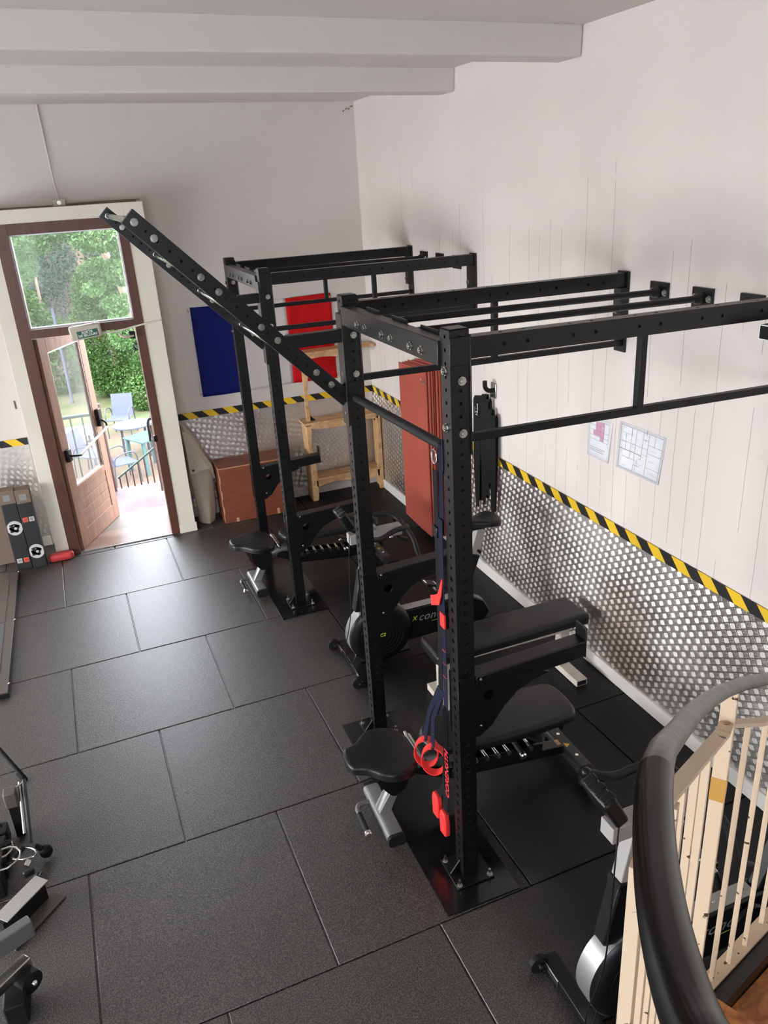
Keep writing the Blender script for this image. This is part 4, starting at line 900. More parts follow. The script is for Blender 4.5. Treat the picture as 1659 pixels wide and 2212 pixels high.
mb = MB(); mb.hexa([(-2.135, -.245, 1.02), (-2.12, -.262, .56), (-1.93, -.255, .585), (-1.875, -.235, .42), (-1.885, -.225, .60), (-2.06, -.215, .96)], [(-2.135, -.239, 1.02), (-2.12, -.256, .56), (-1.93, -.249, .585), (-1.875, -.229, .42), (-1.885, -.219, .60), (-2.06, -.209, .96)]); mb.build('loose_flap', M['tarp'], tp, smooth=0)
for p in ((-2.09, -.2635, .60), (-1.893, -.246, .46), (-1.90, -.23, .25)): MB().lathe([(0, .012), (.002, .013), (.004, .007)], p, (.1, -1, 0), n=14).build('eyelet', M['chair_frame'], tp)

# brick red mats hung side by side against the right wall
for k in range(7):
    xo = -.160 + k*.0205; ya, yb = -1.215 - .012*math.sin(k*1.7) - (.028*k), -1.845 - .008*k + .01*math.cos(k*2.1); zt_ = 1.625 + .008*k + .006*math.sin(k*3)
    mb = MB(); n = 14; A = []; B = []
    for i in range(n+1):
        u = i/n; y = ya+(yb-ya)*u
        bow = .0025*math.sin(u*PI)*(1 if k % 2 else -.6)
        A.append([(xo+bow, y, .075-.03*math.sin(u*PI*.5)+.015*u), (xo+bow*.3, y, zt_+.035*u)])
    vs = [[(mb.bm.verts.new(p), mb.bm.verts.new((p[0]+.013, p[1], p[2]))) for p in pr] for pr in A]
    for i in range(n):
        (a0, a1), (b0, b1) = vs[i]; (c0, c1), (d0, d1) = vs[i+1]
        mb.bm.faces.new((a0, c0, d0, b0)); mb.bm.faces.new((a1, b1, d1, c1)); mb.bm.faces.new((b0, d0, d1, b1)); mb.bm.faces.new((a0, a1, c1, c0))
    for i in (0, n): (a0, a1), (b0, b1) = vs[i]; mb.bm.faces.new((a0, b0, b1, a1))
    o = mb.build('exercise_mat', M['mat_red'], bev=.002, smooth=50); origin_to(o, (xo, (ya+yb)/2, .06))
    names = ['outermost brick-red foam mat of the hanging stack, the one facing the racks', 'second brick-red mat from the front of the hanging stack', 'third brick-red mat from the front of the hanging stack', 'middle mat of the seven brick-red mats hanging on the wall', 'third brick-red mat out from the wall in the hanging stack', 'second brick-red mat out from the wall in the hanging stack', 'innermost brick-red mat of the hanging stack, flat against the wall cladding']
    tag(o, names[k], 'exercise mat', 'red mats hanging on the wall')
hk = thing('mat_hook', 'steel hook through the top corner of the red mats', 'hook', (-.17, -1.79, 1.5), world=True)
MB().tube([(-.002, -1.80, 1.56), (-.10, -1.80, 1.56), (-.175, -1.80, 1.545), (-.19, -1.80, 1.56), (-.19, -1.80, 1.585)], .005, smooth=1).build('hook_rod', M['zinc'], hk)
MB().lathe([(0, .004), (.001, .018), (.003, .018), (.004, .008)], (-.1615, -1.80, 1.545), (-1, 0, 0), n=16).build('hook_washer', M['zinc'], hk)

# weightlifting belts on a wall hook
bh = thing('belt_hook', 'rounded black hook on the white wall carrying the hanging belts', 'hook', (-.06, -2.80, 1.62), world=True)
MB().tube([(-.002, -2.78, 1.66), (-.05, -2.78, 1.66), (-.085, -2.785, 1.69), (-.088, -2.79, 1.745)], .018, smooth=2).build('hook_arm', M['rubber'], bh)
MB().b2((-.012, -2.82, 1.60), (-.001, -2.74, 1.72)).build('hook_plate', M['zinc'], bh, bev=.004)
belts = [(-.085, -2.67, 1.58, .66, .055, 'black leather lifting belt with chrome studs, frontmost on the wall hook'), (-.060, -2.735, 1.60, .70, .045, 'black leather belt with a brown-stitched edge, second on the wall hook'), (-.060, -2.78, 1.57, .80, .040, 'narrow black belt hanging in the middle of the wall hook'), (-.060, -2.822, 1.50, .92, .038, 'short black belt ending above the bike saddle on the wall hook'), (-.058, -2.868, 1.46, .62, .045, 'longest thick black belt, nearest the paper plans on the wall hook')]
for k, (x, y, zt_, zb_, w, lab) in enumerate(belts):
    b = thing('weightlifting_belt', lab, 'belt', (x, y, zb_), world=True, group='belts hanging on the wall hook')
    mb = MB(); pts = [(x-.012, y+.01*math.sin(t_*2+k), zt_ - (zt_-zb_)*t_) for t_ in [i/12 for i in range(13)]]
    mb.ribbon(pts, (.75, -.66, 0), [w*(1.0 if i < 6 else 1-.5*(i-6)/6) for i in range(13)], .008); mb.build('front_strap', M['belt'], b, smooth=50)
    mb = MB(); pts = [(x+.02, y+.012+.01*math.cos(t_*2+k), zt_ - (zt_-zb_-.05)*t_) for t_ in [i/12 for i in range(13)]]
    mb.ribbon([(x-.012, y, zt_), (x, y, zt_+.025), (x+.015, y+.01, zt_+.02)] + pts, (.75, -.66, 0), [w]*3+[w*(1.0 if i < 6 else 1-.4*(i-6)/6) for i in range(13)], .008); mb.build('rear_strap', M['belt'], b, smooth=50)
    if k == 0:
        for j in range(4): MB().sphere((x-.022, y-.02+.012*(j % 2), zt_-.10-.022*(j//2)), .006, 8).build('stud', M['chrome'], b)
        mb = MB(); mb.tube([(x-.022, y-.03, zt_-.03), (x-.024, y+.01, zt_-.03), (x-.024, y+.01, zt_-.11), (x-.022, y-.03, zt_-.11), (x-.022, y-.03, zt_-.03)], .003, n=8); mb.build('buckle', M['zinc'], b)

# plans taped to the right wall
def plan(name, lab, corners, lines, boxes):
    p = thing(name, lab, 'paper plan', (-.002, sum(c[0] for c in corners)/4, min(c[1] for c in corners)), world=True)
    def P(u, v, d=0):
        a = Vector(corners[0]).lerp(Vector(corners[1]), u); b = Vector(corners[3]).lerp(Vector(corners[2]), u); q = a.lerp(b, v)
        return (-.0015-d-.006*(1-v)*(v > -.01)*(.3+u*.5), q.x, q.y)
    mb = MB(); n = 6; G = [[mb.bm.verts.new(P(i/n, j/n)) for j in range(n+1)] for i in range(n+1)]
    for i in range(n):
        for j in range(n): mb.bm.faces.new((G[i][j], G[i+1][j], G[i+1][j+1], G[i][j+1]))
    o = mb.build('sheet', M['paper'], p); o.modifiers.new('thickness', 'SOLIDIFY').thickness = .0004
    mb = MB(); w = .006
    for (u0, v0, u1, v1, *t) in lines:
        ww = (t[0] if t else 1)*w*.5
        if abs(u1-u0) > abs(v1-v0): q = [P(u0, v0-ww, .0008), P(u1, v1-ww, .0008), P(u1, v1+ww, .0008), P(u0, v0+ww, .0008)]
        else: q = [P(u0-ww, v0, .0008), P(u0+ww, v0, .0008), P(u1+ww, v1, .0008), P(u1-ww, v1, .0008)]
        mb.quad(q)
    mb.build('drawn_lines', M['ink'], p, smooth=0, recalc=False)
    if boxes:
        mb = MB()
        for (u0, v0, u1, v1) in boxes: mb.quad([P(u0, v0, .0006), P(u1, v0, .0006), P(u1, v1, .0006), P(u0, v1, .0006)])
        mb.build('tinted_rooms', M['pink_ink'], p, smooth=0, recalc=False)
    return p
rl = random.Random(11); lines = [(.05, .05, .97, .05), (.05, .95, .97, .95), (.05, .05, .05, .95), (.97, .05, .97, .95), (.40, .05, .40, .93), (.55, .35, .55, .95), (.67, .08, .67, .95), (.30, .30, .30, .95), (.05, .62, .67, .62), (.05, .45, .55, .45, 2), (.12, .30, .45, .30), (.67, .55, .97, .55), (.67, .72, .97, .72), (.67, .25, .97, .25), (.80, .72, .80, .95), (.10, .80, .30, .80), (.18, .45, .18, .80), (.40, .20, .55, .20), (.48, .20, .48, .35), (.55, .80, .67, .80), (.45, .08, .45, .30), (.72, .18, .9, .18, .6), (.72, .14, .95, .14, .6), (.72, .63, .85, .63, .6), (.72, .40, .85, .40, .6)]
for _ in range(26):
    u, v = rl.uniform(.06, .62), rl.uniform(.1, .92); l = rl.uniform(.03, .12)
    lines.append((u, v, u+l, v, .7) if rl.random() < .5 else (u, v, u, v+l*1.1, .7))
plan('wall_plan', 'large sheet with a black line floor plan taped on the white wall', [(-4.31, 1.505), (-4.70, 1.51), (-4.735, 1.80), (-4.325, 1.80)], lines, [])
lines = [(.1, .55, .9, .55, 1), (.1, .92, .9, .92), (.1, .45, .9, .45), (.1, .45, .1, .92), (.9, .45, .9, .92), (.35, .45, .35, .92), (.55, .45, .55, .92), (.7, .45, .7, .92), (.1, .68, .9, .68), (.1, .80, .6, .80), (.1, .25, .8, .25, 1.6), (.1, .21, .7, .21, 1.6), (.1, .17, .75, .17, 1.6)]
plan('wall_plan', 'small sheet with a pink tinted plan, left of the large line plan', [(-4.015, 1.50), (-4.235, 1.50), (-4.26, 1.765), (-4.005, 1.765)], lines, [(.36, .56, .54, .90), (.56, .46, .69, .79), (.25, .56, .34, .67), (.56, .80, .69, .91)])
bk = thing('wall_tube_bracket', 'short black square tube end sticking out under the nearest rack beam at the right edge', 'bracket', (-.15, -5.60, 2.47), world=True)
mb = MB(); mb.b2((-.33, -5.66, 2.515), (-.001, -5.60, 2.575)); mb.build('square_tube', M['platform_frame'], bk, bev=.002)
mb = MB()
for lo, hi in (((-.3315, -5.66, 2.515), (-.33, -5.656, 2.575)), ((-.3315, -5.604, 2.515), (-.33, -5.60, 2.575)), ((-.3315, -5.656, 2.515), (-.33, -5.604, 2.519)), ((-.3315, -5.656, 2.571), (-.33, -5.604, 2.575))): mb.b2(lo, hi)
mb.build('cut_edge', M['white_ink'], bk, smooth=0); MB().b2((-.3312, -5.656, 2.519), (-.3302, -5.604, 2.571)).build('tube_opening', M['hole'], bk, smooth=0)
# small rust hole of the corner and a chipped spot left of the door
structure(MB().b2((-3.60, -.0035, 1.42), (-3.585, -.0005, 1.50)).build('trim_chipped_plaster', M['platform_frame'], smooth=0))

# ------------------------------------------------------------------ left side
def carton(name, lab, x0, x1, y0, y1, h, loz, hiz, dxc, cr):
    c = thing(name, lab, 'box', ((x0+x1)/2, (y0+y1)/2, 0), world=True, group='tall printed cartons by the door')
    MB().b2((x0, y0, .002), (x1, y1, h-.13)).build('printed_body', M['box_black'], c, bev=.003)
    MB().b2((x0-.0008, y0-.0008, h-.13), (x1+.0008, y1, h)).build('brown_end', M['kraft'], c, bev=.003)
    MB().b2((x0+.03, y0-.0018, h-.10), (x0+.09, y0-.0008, h-.04)).build('end_label', M['grey_print'], c, smooth=0)
    xc = (x0+x1)/2+dxc; zc = cr
    mb = MB(); N = 40; pts = circ(0, 0, .068, N); pts = [(max(x0+.001-xc, min(x1-.001-xc, u)), v*1.05) for u, v in pts]; mb.prism(pts, lambda u, v, t: (xc+u, t, zc+v), y0-.0016, y0-.0004); mb.build('round_emblem', M['print_white'], c, smooth=0)
    mb = MB(); rr = random.Random(int(zc*100))
    blobs = [(.0, .0, .045, .03, .3), (.02, .025, .03, .012, -.5), (-.02, -.02, .028, .016, .8), (-.022, .03, .02, .012, .2), (.012, -.032, .022, .012, .1), (-.035, .0, .012, .02, 0)]
    for u, v, a, b_, r_ in blobs:
        pts = [(u+a*math.cos(t_)*math.cos(r_)-b_*math.sin(t_)*math.sin(r_)*(1+.3*math.sin(3*t_)), v+a*math.cos(t_)*math.sin(r_)+b_*math.sin(t_)*math.cos(r_)*(1+.3*math.sin(3*t_))) for t_ in [2*PI*k/18 for k in range(18)]]
        pts = [(max(x0+.002-xc, min(x1-.002-xc, p)), q) for p, q in pts]
        mb.prism(pts, lambda u, v, t: (xc+u, t, zc+v), y0-.0022, y0-.0016)
    mb.build('emblem_blots', M['box_black'], c, smooth=0)
    MB().lathe([(0, .013), (.0005, .013)], (xc+.006, y0-.0022, zc-.004), (0, -1, 0)).build('emblem_centre', M['print_white'], c, smooth=0)
    for z, dirn in ((loz, hiz),):
        for kx, (xa, mm) in enumerate(((x0+.012, M['print_white'] if dirn > 0 else M['print_red']), (x1-.058, M['print_red'] if dirn > 0 else M['print_white']))):
            MB().b2((xa, y0-.0014, z), (xa+.045, y0-.0004, z+.045)).build('colour_square', mm, c, smooth=0)
            mb = MB()
            for q in range(3):
                u = xa+.010+q*.009 + (.0 if dirn > 0 else .006)
                for s_ in (-1, 1): mb.hexa([(u, y0-.0020, z+.0225+s_*.012), (u+.004, y0-.0020, z+.0225+s_*.012), (u+.004+.008*dirn, y0-.0020, z+.0225), (u+.008*dirn, y0-.0020, z+.0225)], [(u, y0-.0014, z+.0225+s_*.012), (u+.004, y0-.0014, z+.0225+s_*.012), (u+.004+.008*dirn, y0-.0014, z+.0225), (u+.008*dirn, y0-.0014, z+.0225)])
            mb.build('chevrons', M['box_black'], c, smooth=0)
    return c
carton('carton', 'tall black printed carton on the right of the pair, next to the door surround', -3.735, -3.610, -.53, -.40, .79, .475, -1, 0, .17)
carton('carton', 'tall black printed carton on the left of the pair, its emblem set higher', -3.872, -3.742, -.515, -.385, .80, .075, 1, 0, .43)
o = MB().b2((-4.05, -.30, .002), (-3.90, -.16, .62)).build('carton', M['kraft'], bev=.004); tag(o, 'plain greyish carton standing half out of frame behind the printed cartons', 'box', 'tall printed cartons by the door'); origin_to(o, (-3.97, -.23, 0))
# red pad at the foot of the surround
mb = MB(); pad(mb, rounded([(-.115, -.045), (-.115, .045), (.115, .045), (.115, -.045)], .045, 7), .002, .078, .03, lambda x, y, z: (-3.475+x, -.455+y+.03*x, z)); o = mb.build('foam_pad', M['pad_red'], smooth=70)
tag(o, 'small red rounded pad lying on the floor against the door surround', 'pad'); origin_to(o, (-3.475, -.455, 0))
# low lifting platform at the left edge
pf = thing('lifting_platform', 'low grey-brown framed platform with grey rubber panels at the left edge', 'platform', (-4.6, -1.66, 0), world=True)
MB().b2((-5.4, -2.72, .002), (-3.86, -.61, .038)).build('frame', M['platform_frame'], pf, bev=.004)
mb = MB(); mb.b2((-3.862, -2.722, .002), (-3.852, -.60, .034)); mb.b2((-5.4, -2.732, .002), (-3.852, -2.722, .034)); mb.build('side_skirt', M['rubber'], pf)
pl = rounded([(-5.3, -2.62), (-3.93, -2.62), (-3.93, -1.62), (-5.3, -1.62)], [.01, .10, .01, .01], 6); mb = MB(); mb.prism(pl, lambda u, v, t: (u, v, t), .038, .041); mb.build('rubber_panel', M['platform_pad'], pf)
pl = rounded([(-5.3, -1.61), (-3.93, -1.61), (-3.93, -.70), (-5.3, -.70)], [.01, .01, .10, .01], 6); mb = MB(); mb.prism(pl, lambda u, v, t: (u, v, t), .038, .041); mb.build('rubber_panel', M['platform_frame'], pf)
for x, y in ((-3.856, -.62), (-3.857, -2.60), (-3.93, -2.727), (-3.856, -1.6)): MB().sphere((x, y, .036), .009, 10).build('corner_screw', M['zinc'], pf)
# stand leg
o = MB().cyl((-3.735, -3.705, .03), (-4.30, -3.12, .93), .013).build('leg_tube', M['plastic']); r_ = thing('tripod_leg', 'thin black slanting stand leg entering from the left edge of the picture', 'stand', (-3.735, -3.705, 0), world=True)
o.data.transform(Matrix.Translation((3.735, 3.705, 0))); o.parent = r_
MB().cyl((-3.728, -3.712, .001), (-3.757, -3.682, .05), .019).build('rubber_foot', M['rubber'], r_)

# cable attachments and small attachments heaped at the left edge
def att(name, lab, cat, build, base):
    o = thing(name, lab, cat, base, world=True, group='cable attachments heaped at the left edge'); build(o); return o
def f1(o):
    MB().b2((-3.765, -4.20, .20), (-3.70, -4.135, .30)).build('block', M['platform_frame'], o, bev=.008); MB().b2((-3.755, -4.19, .0), (-3.71, -4.145, .20)).build('stem', M['rubber'], o)
att('weight_stand_post', 'square-headed brownish post, tallest of the heap at the left edge', 'stand', f1, (-3.73, -4.17, 0))
def f2(o):
    mb = MB(); mb.beam((-3.655, -4.12, .31), (-3.67, -4.33, .05), .05, .012, (1, 0, 0)); mb.build('plate', M['dark_paint'], o, bev=.003)
    MB().cyl((-3.680, -4.12, .30), (-3.692, -4.30, .10), .010).build('edge_tube', M['zinc'], o); MB().cyl((-3.70, -4.145, .29), (-3.655, -4.13, .305), .006).build('cross_pin', M['zinc'], o)
att('bar_holder', 'upright dark plate with a bright steel edge on the far side of the heap', 'holder', f2, (-3.67, -4.25, 0))
def f3(o):
    mb = MB(); mb.sphere((-3.595, -4.425, .05), .034, 16, (1, .9, 1.1)); mb.build('ball', M['rubber'], o); MB().cyl((-3.615, -4.425, .08), (-3.64, -4.42, .10), .015).build('neck', M['rubber'], o)
att('rubber_ball_end', 'round black rubber knob standing clear on the right of the heap', 'knob', f3, (-3.6, -4.425, 0))
def handle(o, P, Q, m=None, r=.014):
    MB().cyl(P, Q, r).build('grip', m or M['foam'], o); P, Q = Vector(P), Vector(Q); mid = (P+Q)/2; n = (Q-P).cross(Vector((0, 0, 1))).normalized()
    MB().tube([P, P+n*.07+Vector((0, 0, .01)), mid+n*.12+Vector((0, 0, .015)), Q+n*.07+Vector((0, 0, .01)), Q], .005, n=8, smooth=1).build('bail', M['zinc'], o)
hs = [((-3.86, -4.20, .22), (-3.80, -4.27, .16), 'thin steel-edged cable handle lying behind the square post'), ((-3.97, -4.37, .20), (-3.90, -4.33, .20), 'pinkish-grey cable handle at the very left edge of the heap'), ((-3.86, -4.42, .16), (-3.745, -4.39, .15), 'cable handle with a long bright edge crossing the middle of the heap'), ((-3.80, -4.60, .17), (-3.785, -4.49, .20), 'brownish cylindrical cable grip in the centre of the heap'), ((-3.735, -4.50, .13), (-3.69, -4.44, .13), 'short cable handle with bent steel bail beside the rubber knob')]
for k, (P, Q, lab) in enumerate(hs):
    att('pull_grip', lab, 'cable handle', lambda o, P=P, Q=Q, k=k: handle(o, P, Q, [M['foam'], M['platform_frame'], M['foam'], M['platform_frame'], M['foam']][k]), tuple((Vector(P)+Vector(Q))/2*1.0)[:2]+(.0,))
def f4(o):
    mb = MB()
    for k in range(4): mb.b2((-3.99, -4.20-.12*k-.05, .004), (-3.785, -4.20-.12*k+.045, .10+.01*k))
    mb.build('tray', M['rubber'], o, bev=.008)
att('attachment_tray', 'black rubber tray under the heaped cable handles', 'tray', f4, (-3.85, -4.4, 0))
def f5(o):
    mb = MB(); mb.beam((-3.60, -4.68, .115), (-3.78, -4.86, .115), .085, .006); mb.build('top_flange', M['bike_silver'], o, bev=.001)
    mb = MB(); mb.beam((-3.60, -4.70, .06), (-3.78, -4.88, .06), .03, .105); mb.build('web', M['rubber'], o)
    mb = MB(); mb.beam((-3.545, -4.70, .006), (-3.77, -4.93, .006), .10, .008); mb.build('bottom_flange', M['platform_frame'], o, bev=.001)
att('steel_channel', 'steel channel bracket with pale grey flange at the near end of the heap', 'bracket', f5, (-3.69, -4.79, 0))
def f6(o):
    MB().box((-3.665, -4.60, .10), (.055, .02, .06), Euler((.5, 0, .3))).build('pulley_cheek', M['dark_paint'], o, bev=.008); MB().cyl((-3.67, -4.585, .13), (-3.655, -4.56, .14), .015).build('pulley_pin', M['chrome'], o)
    MB().tube([(-3.635, -4.54, .02), (-3.62, -4.57, .05), (-3.625, -4.61, .06)], .010).build('hook', M['dark_paint'], o)
att('pulley_block', 'small pulley block with bright pin beside the steel channel', 'pulley', f6, (-3.66, -4.59, 0))
mc = thing('machine_end', 'grey steel machine end with black roller in the bottom left corner', 'exercise machine', (-3.8, -5.33, 0), world=True)
mb = MB(); mb.beam((-3.60, -5.13, .29), (-3.98, -5.30, .29), .05, .09); mb.build('cross_tube', M['grey_paint'], mc, bev=.006)
mb = MB(); mb.beam((-3.64, -5.19, .17), (-3.95, -5.45, .17), .05, .05); mb.build('lower_tube', M['zinc'], mc, bev=.006)
mb = MB(); mb.lathe([(0, .03), (.004, .05), (.06, .05), (.064, .03)], (-3.63, -5.27, .11), (-.5, .6, 0)); mb.build('roller', M['rubber'], mc); MB().sphere((-3.625, -5.275, .115), .014).build('roller_bolt', M['chrome'], mc)
MB().b2((-3.75, -5.36, .002), (-3.66, -5.22, .12)).build('base_block', M['rubber'], mc, bev=.01)

# ------------------------------------------------------------------ stair and railing beside the camera
stair = thing('staircase', 'staircase with chipped cream railing, black handrail and orange wooden treads', 'staircase', (-1.45, -6.9, 0), world=True)
low = [(-2.70, -7.93, 2.735), (-2.647, -7.856, 2.706), (-2.62, -7.806, 2.67), (-2.586, -7.75, 2.643), (-2.538, -7.681, 2.609), (-2.473, -7.597, 2.572), (-2.411, -7.522, 2.545), (-2.368, -7.476, 2.526)]
MB().tube(low, .0212, n=24, smooth=2).build('handrail_sleeve', M['handrail'], stair, smooth=60)
up = [(-2.372, -7.480, 2.529), (-2.355, -7.463, 2.522), (-2.262, -7.369, 2.442), (-2.114, -7.236, 2.322), (-1.943, -7.091, 2.203), (-1.765, -6.953, 2.086), (-1.577, -6.824, 1.972), (-1.403, -6.721, 1.873), (-1.173, -6.604, 1.745), (-.916, -6.492, 1.61), (-.55, -6.35, 1.40)]
MB().tube(up, [.0195, .0195, .0195, .0195, .020, .0195, .019, .019, .019, .019, .019], n=22).build('handrail_wrap', M['handrail_tape'], stair, smooth=60)
mb = MB(); mb.tube([(p[0]-.004, p[1]-.016, p[2]+.0135) for p in up[1:7]], .0024, n=6, smooth=1); mb.build('wrap_seam', M['hole'], stair)
bar = [(-2.471, -7.703, 2.381), (-2.409, -7.601, 2.316), (-2.338, -7.496, 2.25), (-2.24, -7.356, 2.172), (-2.114, -7.204, 2.087), (-2.075, -7.148, 2.042), (-1.918, -7.036, 1.953), (-1.761, -6.936, 1.890), (-1.538, -6.800, 1.811), (-1.466, -6.743, 1.78)]
for a, b_ in zip(bar, bar[1:]):
    MB().beam(a, b_, .036, .012).build('guard_bar', M['cream_rail'], stair)
for a, b_ in zip([(-1.466, -6.743, 1.775), (-1.296, -6.700, 1.693), (-1.109, -6.638, 1.607)], [(-1.296, -6.700, 1.693), (-1.109, -6.638, 1.607), (-.6, -6.45, 1.36)]):
    MB().beam(a, b_, .030, .012).build('guard_bar', M['cream_rail'], stair)
def guard_z(x):
    P = bar + [(-1.296, -6.700, 1.693), (-1.109, -6.638, 1.607), (-.6, -6.45, 1.36)]
    for a, b_ in zip(P, P[1:]):
        if a[0] <= x <= b_[0]: return a[2]+(b_[2]-a[2])*(x-a[0])/(b_[0]-a[0])
    return P[-1][2]
mb = MB(); mb.beam((-1.466, -6.743, .60), (-1.466, -6.743, 1.895), .040, .040, (.62, -.78, 0)); mb.build('newel_post', M['cream_rail'], stair, bev=.002, smooth=0)
mb = MB(); mb.beam((-1.4665, -6.7435, 1.52), (-1.4665, -6.7435, 1.60), .0415, .0415, (.62, -.78, 0)); mb.build('newel_tape', mat('amber_tape', (.50, .27, .07), .3), stair, smooth=0)
def baluster(x, y, zb_, zt_, w, d_=(.62, -.78, 0)):
    mb = MB(); mb.beam((x, y, zb_), (x, y, zt_), w, w*.75, d_); mb.build('baluster', M['cream_rail'], stair, bev=.0012, smooth=0)
for x, y, w in ((-2.161, -7.229, .036), (-2.095, -7.188, .026), (-2.02, -7.13, .026), (-1.945, -7.075, .026), (-1.869, -7.015, .026), (-1.765, -6.947, .026), (-1.678, -6.893, .026)):
    baluster(x, y, guard_z(x)-1.05, guard_z(x)-(.07 if x < -2.05 else .004), w)
for x, y in ((-1.350, -6.712), (-1.250, -6.685), (-1.150, -6.655), (-1.03, -6.61)):
    baluster(x, y, .66, guard_z(x)-.004, .022)
MB().beam((-1.43, -6.735, .655), (-.85, -6.567, .655), .050, .010, (0, 0, 1)).build('shoe_bar', M['cream_rail'], stair)
mb = MB(); mb.beam((-1.42, -6.775, .60), (-.85, -6.61, .60), .055, .085, (0, 0, 1)); mb.build('stringer', M['stringer'], stair, bev=.003)
mb = MB(); mb.beam((-1.42, -6.735, .56), (-.85, -6.57, .56), .02, .16, (0, 0, 1)); mb.build('stringer_face', M['stringer'], stair)
for k, (z, poly) in enumerate(((.575, [(-1.45, -6.81), (-.80, -6.63), (-.75, -7.45), (-1.35, -7.50)]), (.76, [(-1.66, -6.93), (-1.44, -6.82), (-1.14, -7.55), (-1.70, -7.60)]), (.40, [(-.98, -6.70), (-.45, -6.55), (-.40, -7.45), (-.90, -7.45)]), (.95, [(-1.90, -7.08), (-1.67, -6.94), (-1.50, -7.62), (-1.95, -7.66)]))):
    mb = MB(); mb.hexa([(x, y, z-.035) for x, y in poly], [(x, y, z) for x, y in poly]); mb.build('tread', M['stair_wood'], stair, bev=.004)
mb = MB(); mb.hexa([(-.42, -7.42, 0), (-.36, -7.42, 0), (-.36, -6.70, 0), (-.42, -6.70, 0)], [(-.42, -7.42, .45), (-.36, -7.42, .45), (-.36, -6.70, .37), (-.42, -6.70, .37)]); mb.build('support_leg', M['stringer'], stair)

# ------------------------------------------------------------------ outside the door
GZ = -2.0
structure(MB().b2((-40, 2.6, GZ-.3), (30, 60, GZ)).build('ground', M['dirt'], smooth=0))
structure(MB().b2((-40, .31, GZ-.3), (30, 2.6, GZ)).build('ground_near', M['dirt'], smooth=0)); bpy.data.objects['ground_near'].name = 'ground_strip'
o = structure(MB().b2((-9, 12.2, GZ), (-1.6, 17.5, GZ+.012)).build('lawn', M['grass'], smooth=0))
M['porch'] = tread_plate_material('pink_tread_mat', (.07, .045, .05), .6, 0.0)
structure(MB().b2((-4.6, .485, -.14), (-1.7, 1.42, -.012)).build('porch_slab', M['step_pale'], smooth=0)); bpy.data.objects['porch_slab'].name = 'trim_porch'
mb = MB(); mb.b2((-2.93, .50, -.011), (-2.36, 1.33, -.003)); o = mb.build('door_mat', M['porch'], smooth=0); uv_plane(o, lambda c: c.x, lambda c: c.y); tag(o, 'pinkish studded mat on the landing outside the open door', 'mat'); origin_to(o, (-2.55, .9, -.011))
def railing(name, lab, P, Q, h, n, m_top, m_bar, base=None, rt=.02, drop=None):
    P, Q = Vector(P), Vector(Q); r = thing(name, lab, 'railing', tuple((P+Q)/2), world=True, group='railings outside the door')
    MB().cyl(P+Vector((0, 0, h)), Q+Vector((0, 0, h)), rt).build('top_rail', m_top, r)
    for k in range(n+1):
        a = P.lerp(Q, k/n); MB().cyl(a+Vector((0, 0, drop if drop is not None else 0)), a+Vector((0, 0, h)), .010, n=10).build('bar', m_bar, r)
    return r
r1 = railing('landing_railing', 'pale green landing railing seen through the glass of the open door', (-4.2, 1.33, -.012), (-2.93, 1.33, -.012), .96, 10, M['green_rail'], M['green_rail'])
MB().cyl((-2.868, 1.30, -.02), (-2.868, 1.30, 1.06), .035).build('end_post', M['rust_rail'], r1)
r2 = thing('stair_railing', 'thin railing of the outside stair sloping down to the left behind the mat', 'railing', (-2.5, 1.38, -.3), world=True, group='railings outside the door')
MB().cyl((-2.80, 1.38, .12), (-2.20, 1.38, .50), .012).build('top_rail', M['green_rail'], r2)
for k in range(8):
    x = -2.78+k*.078; MB().cyl((x, 1.38, -.45), (x, 1.38, .12+.633*(x+2.80)), .009, n=10).build('bar', M['rust_rail'], r2)
MB().cyl((-2.80, 1.38, -.30), (-2.20, 1.38, -.02), .009).build('bottom_rail', M['rust_rail'], r2)
r3 = thing('side_railing', 'red-brown side railing with a black hooked handrail at the right of the landing', 'railing', (-2.30, 1.1, 0), world=True, group='railings outside the door')
MB().tube([(-2.372, 1.08, .60), (-2.368, 1.06, .68), (-2.372, 1.0, .84), (-2.345, 1.0, .885), (-2.29, 1.0, .86), (-2.20, 1.0, .80)], .016, smooth=2).build('hooked_handrail', M['plastic'], r3)
for x, y in ((-2.34, 1.04), (-2.315, 1.12), (-2.29, 1.20), (-2.265, 1.28)): MB().cyl((x, y, -.3), (x, y, .80-.1*(y-1)), .0125, n=10).build('bar', M['rust_rail'], r3)
# garden furniture (built once, copied)
def patio_chair(lab):
    c = thing('patio_chair', lab, 'chair', (0, 0, 0), group='garden chairs')
    for s_ in (-1, 1):
        MB().tube([(-.24, s_*.27, 0), (-.23, s_*.27, .42), (-.20, s_*.28, .64), (-.05, s_*.28, .67), (.22, s_*.27, .62), (.26, s_*.26, .42), (.29, s_*.26, 0)], .013, n=8, smooth=2).build('side_frame', M['chair_frame'], c)
    mb = MB(); mb.hexa([(-.24, -.25, .40), (-.24, .25, .40), (.24, .25, .42), (.24, -.25, .42)][::-1], [(-.24, -.25, .42), (-.24, .25, .42), (.24, .25, .44), (.24, -.25, .44)][::-1]); mb.build('seat', M['sling'], c)
    mb = MB(); mb.beam((.22, 0, .42), (.36, 0, .92), .50, .02, (1, 0, 0)); mb.build('backrest', M['sling'], c)
    return c
pc = patio_chair('blue-grey armchair facing the round table, highest in the doorway view')
pc.location = (-2.36, 11.1, GZ); pc.rotation_euler = (0, 0, math.radians(70))
copy_tree(pc, (-1.55, 9.75, GZ), math.radians(10), 'blue-grey armchair half hidden behind the hooked handrail')
copy_tree(pc, (-2.60, 7.6, GZ), math.radians(200), 'blue-grey armchair beside the post, nearest the outside stair')
copy_tree(pc, (-1.45, 8.5, GZ), math.radians(-30), 'blue-grey armchair behind the legs of the square teal table')
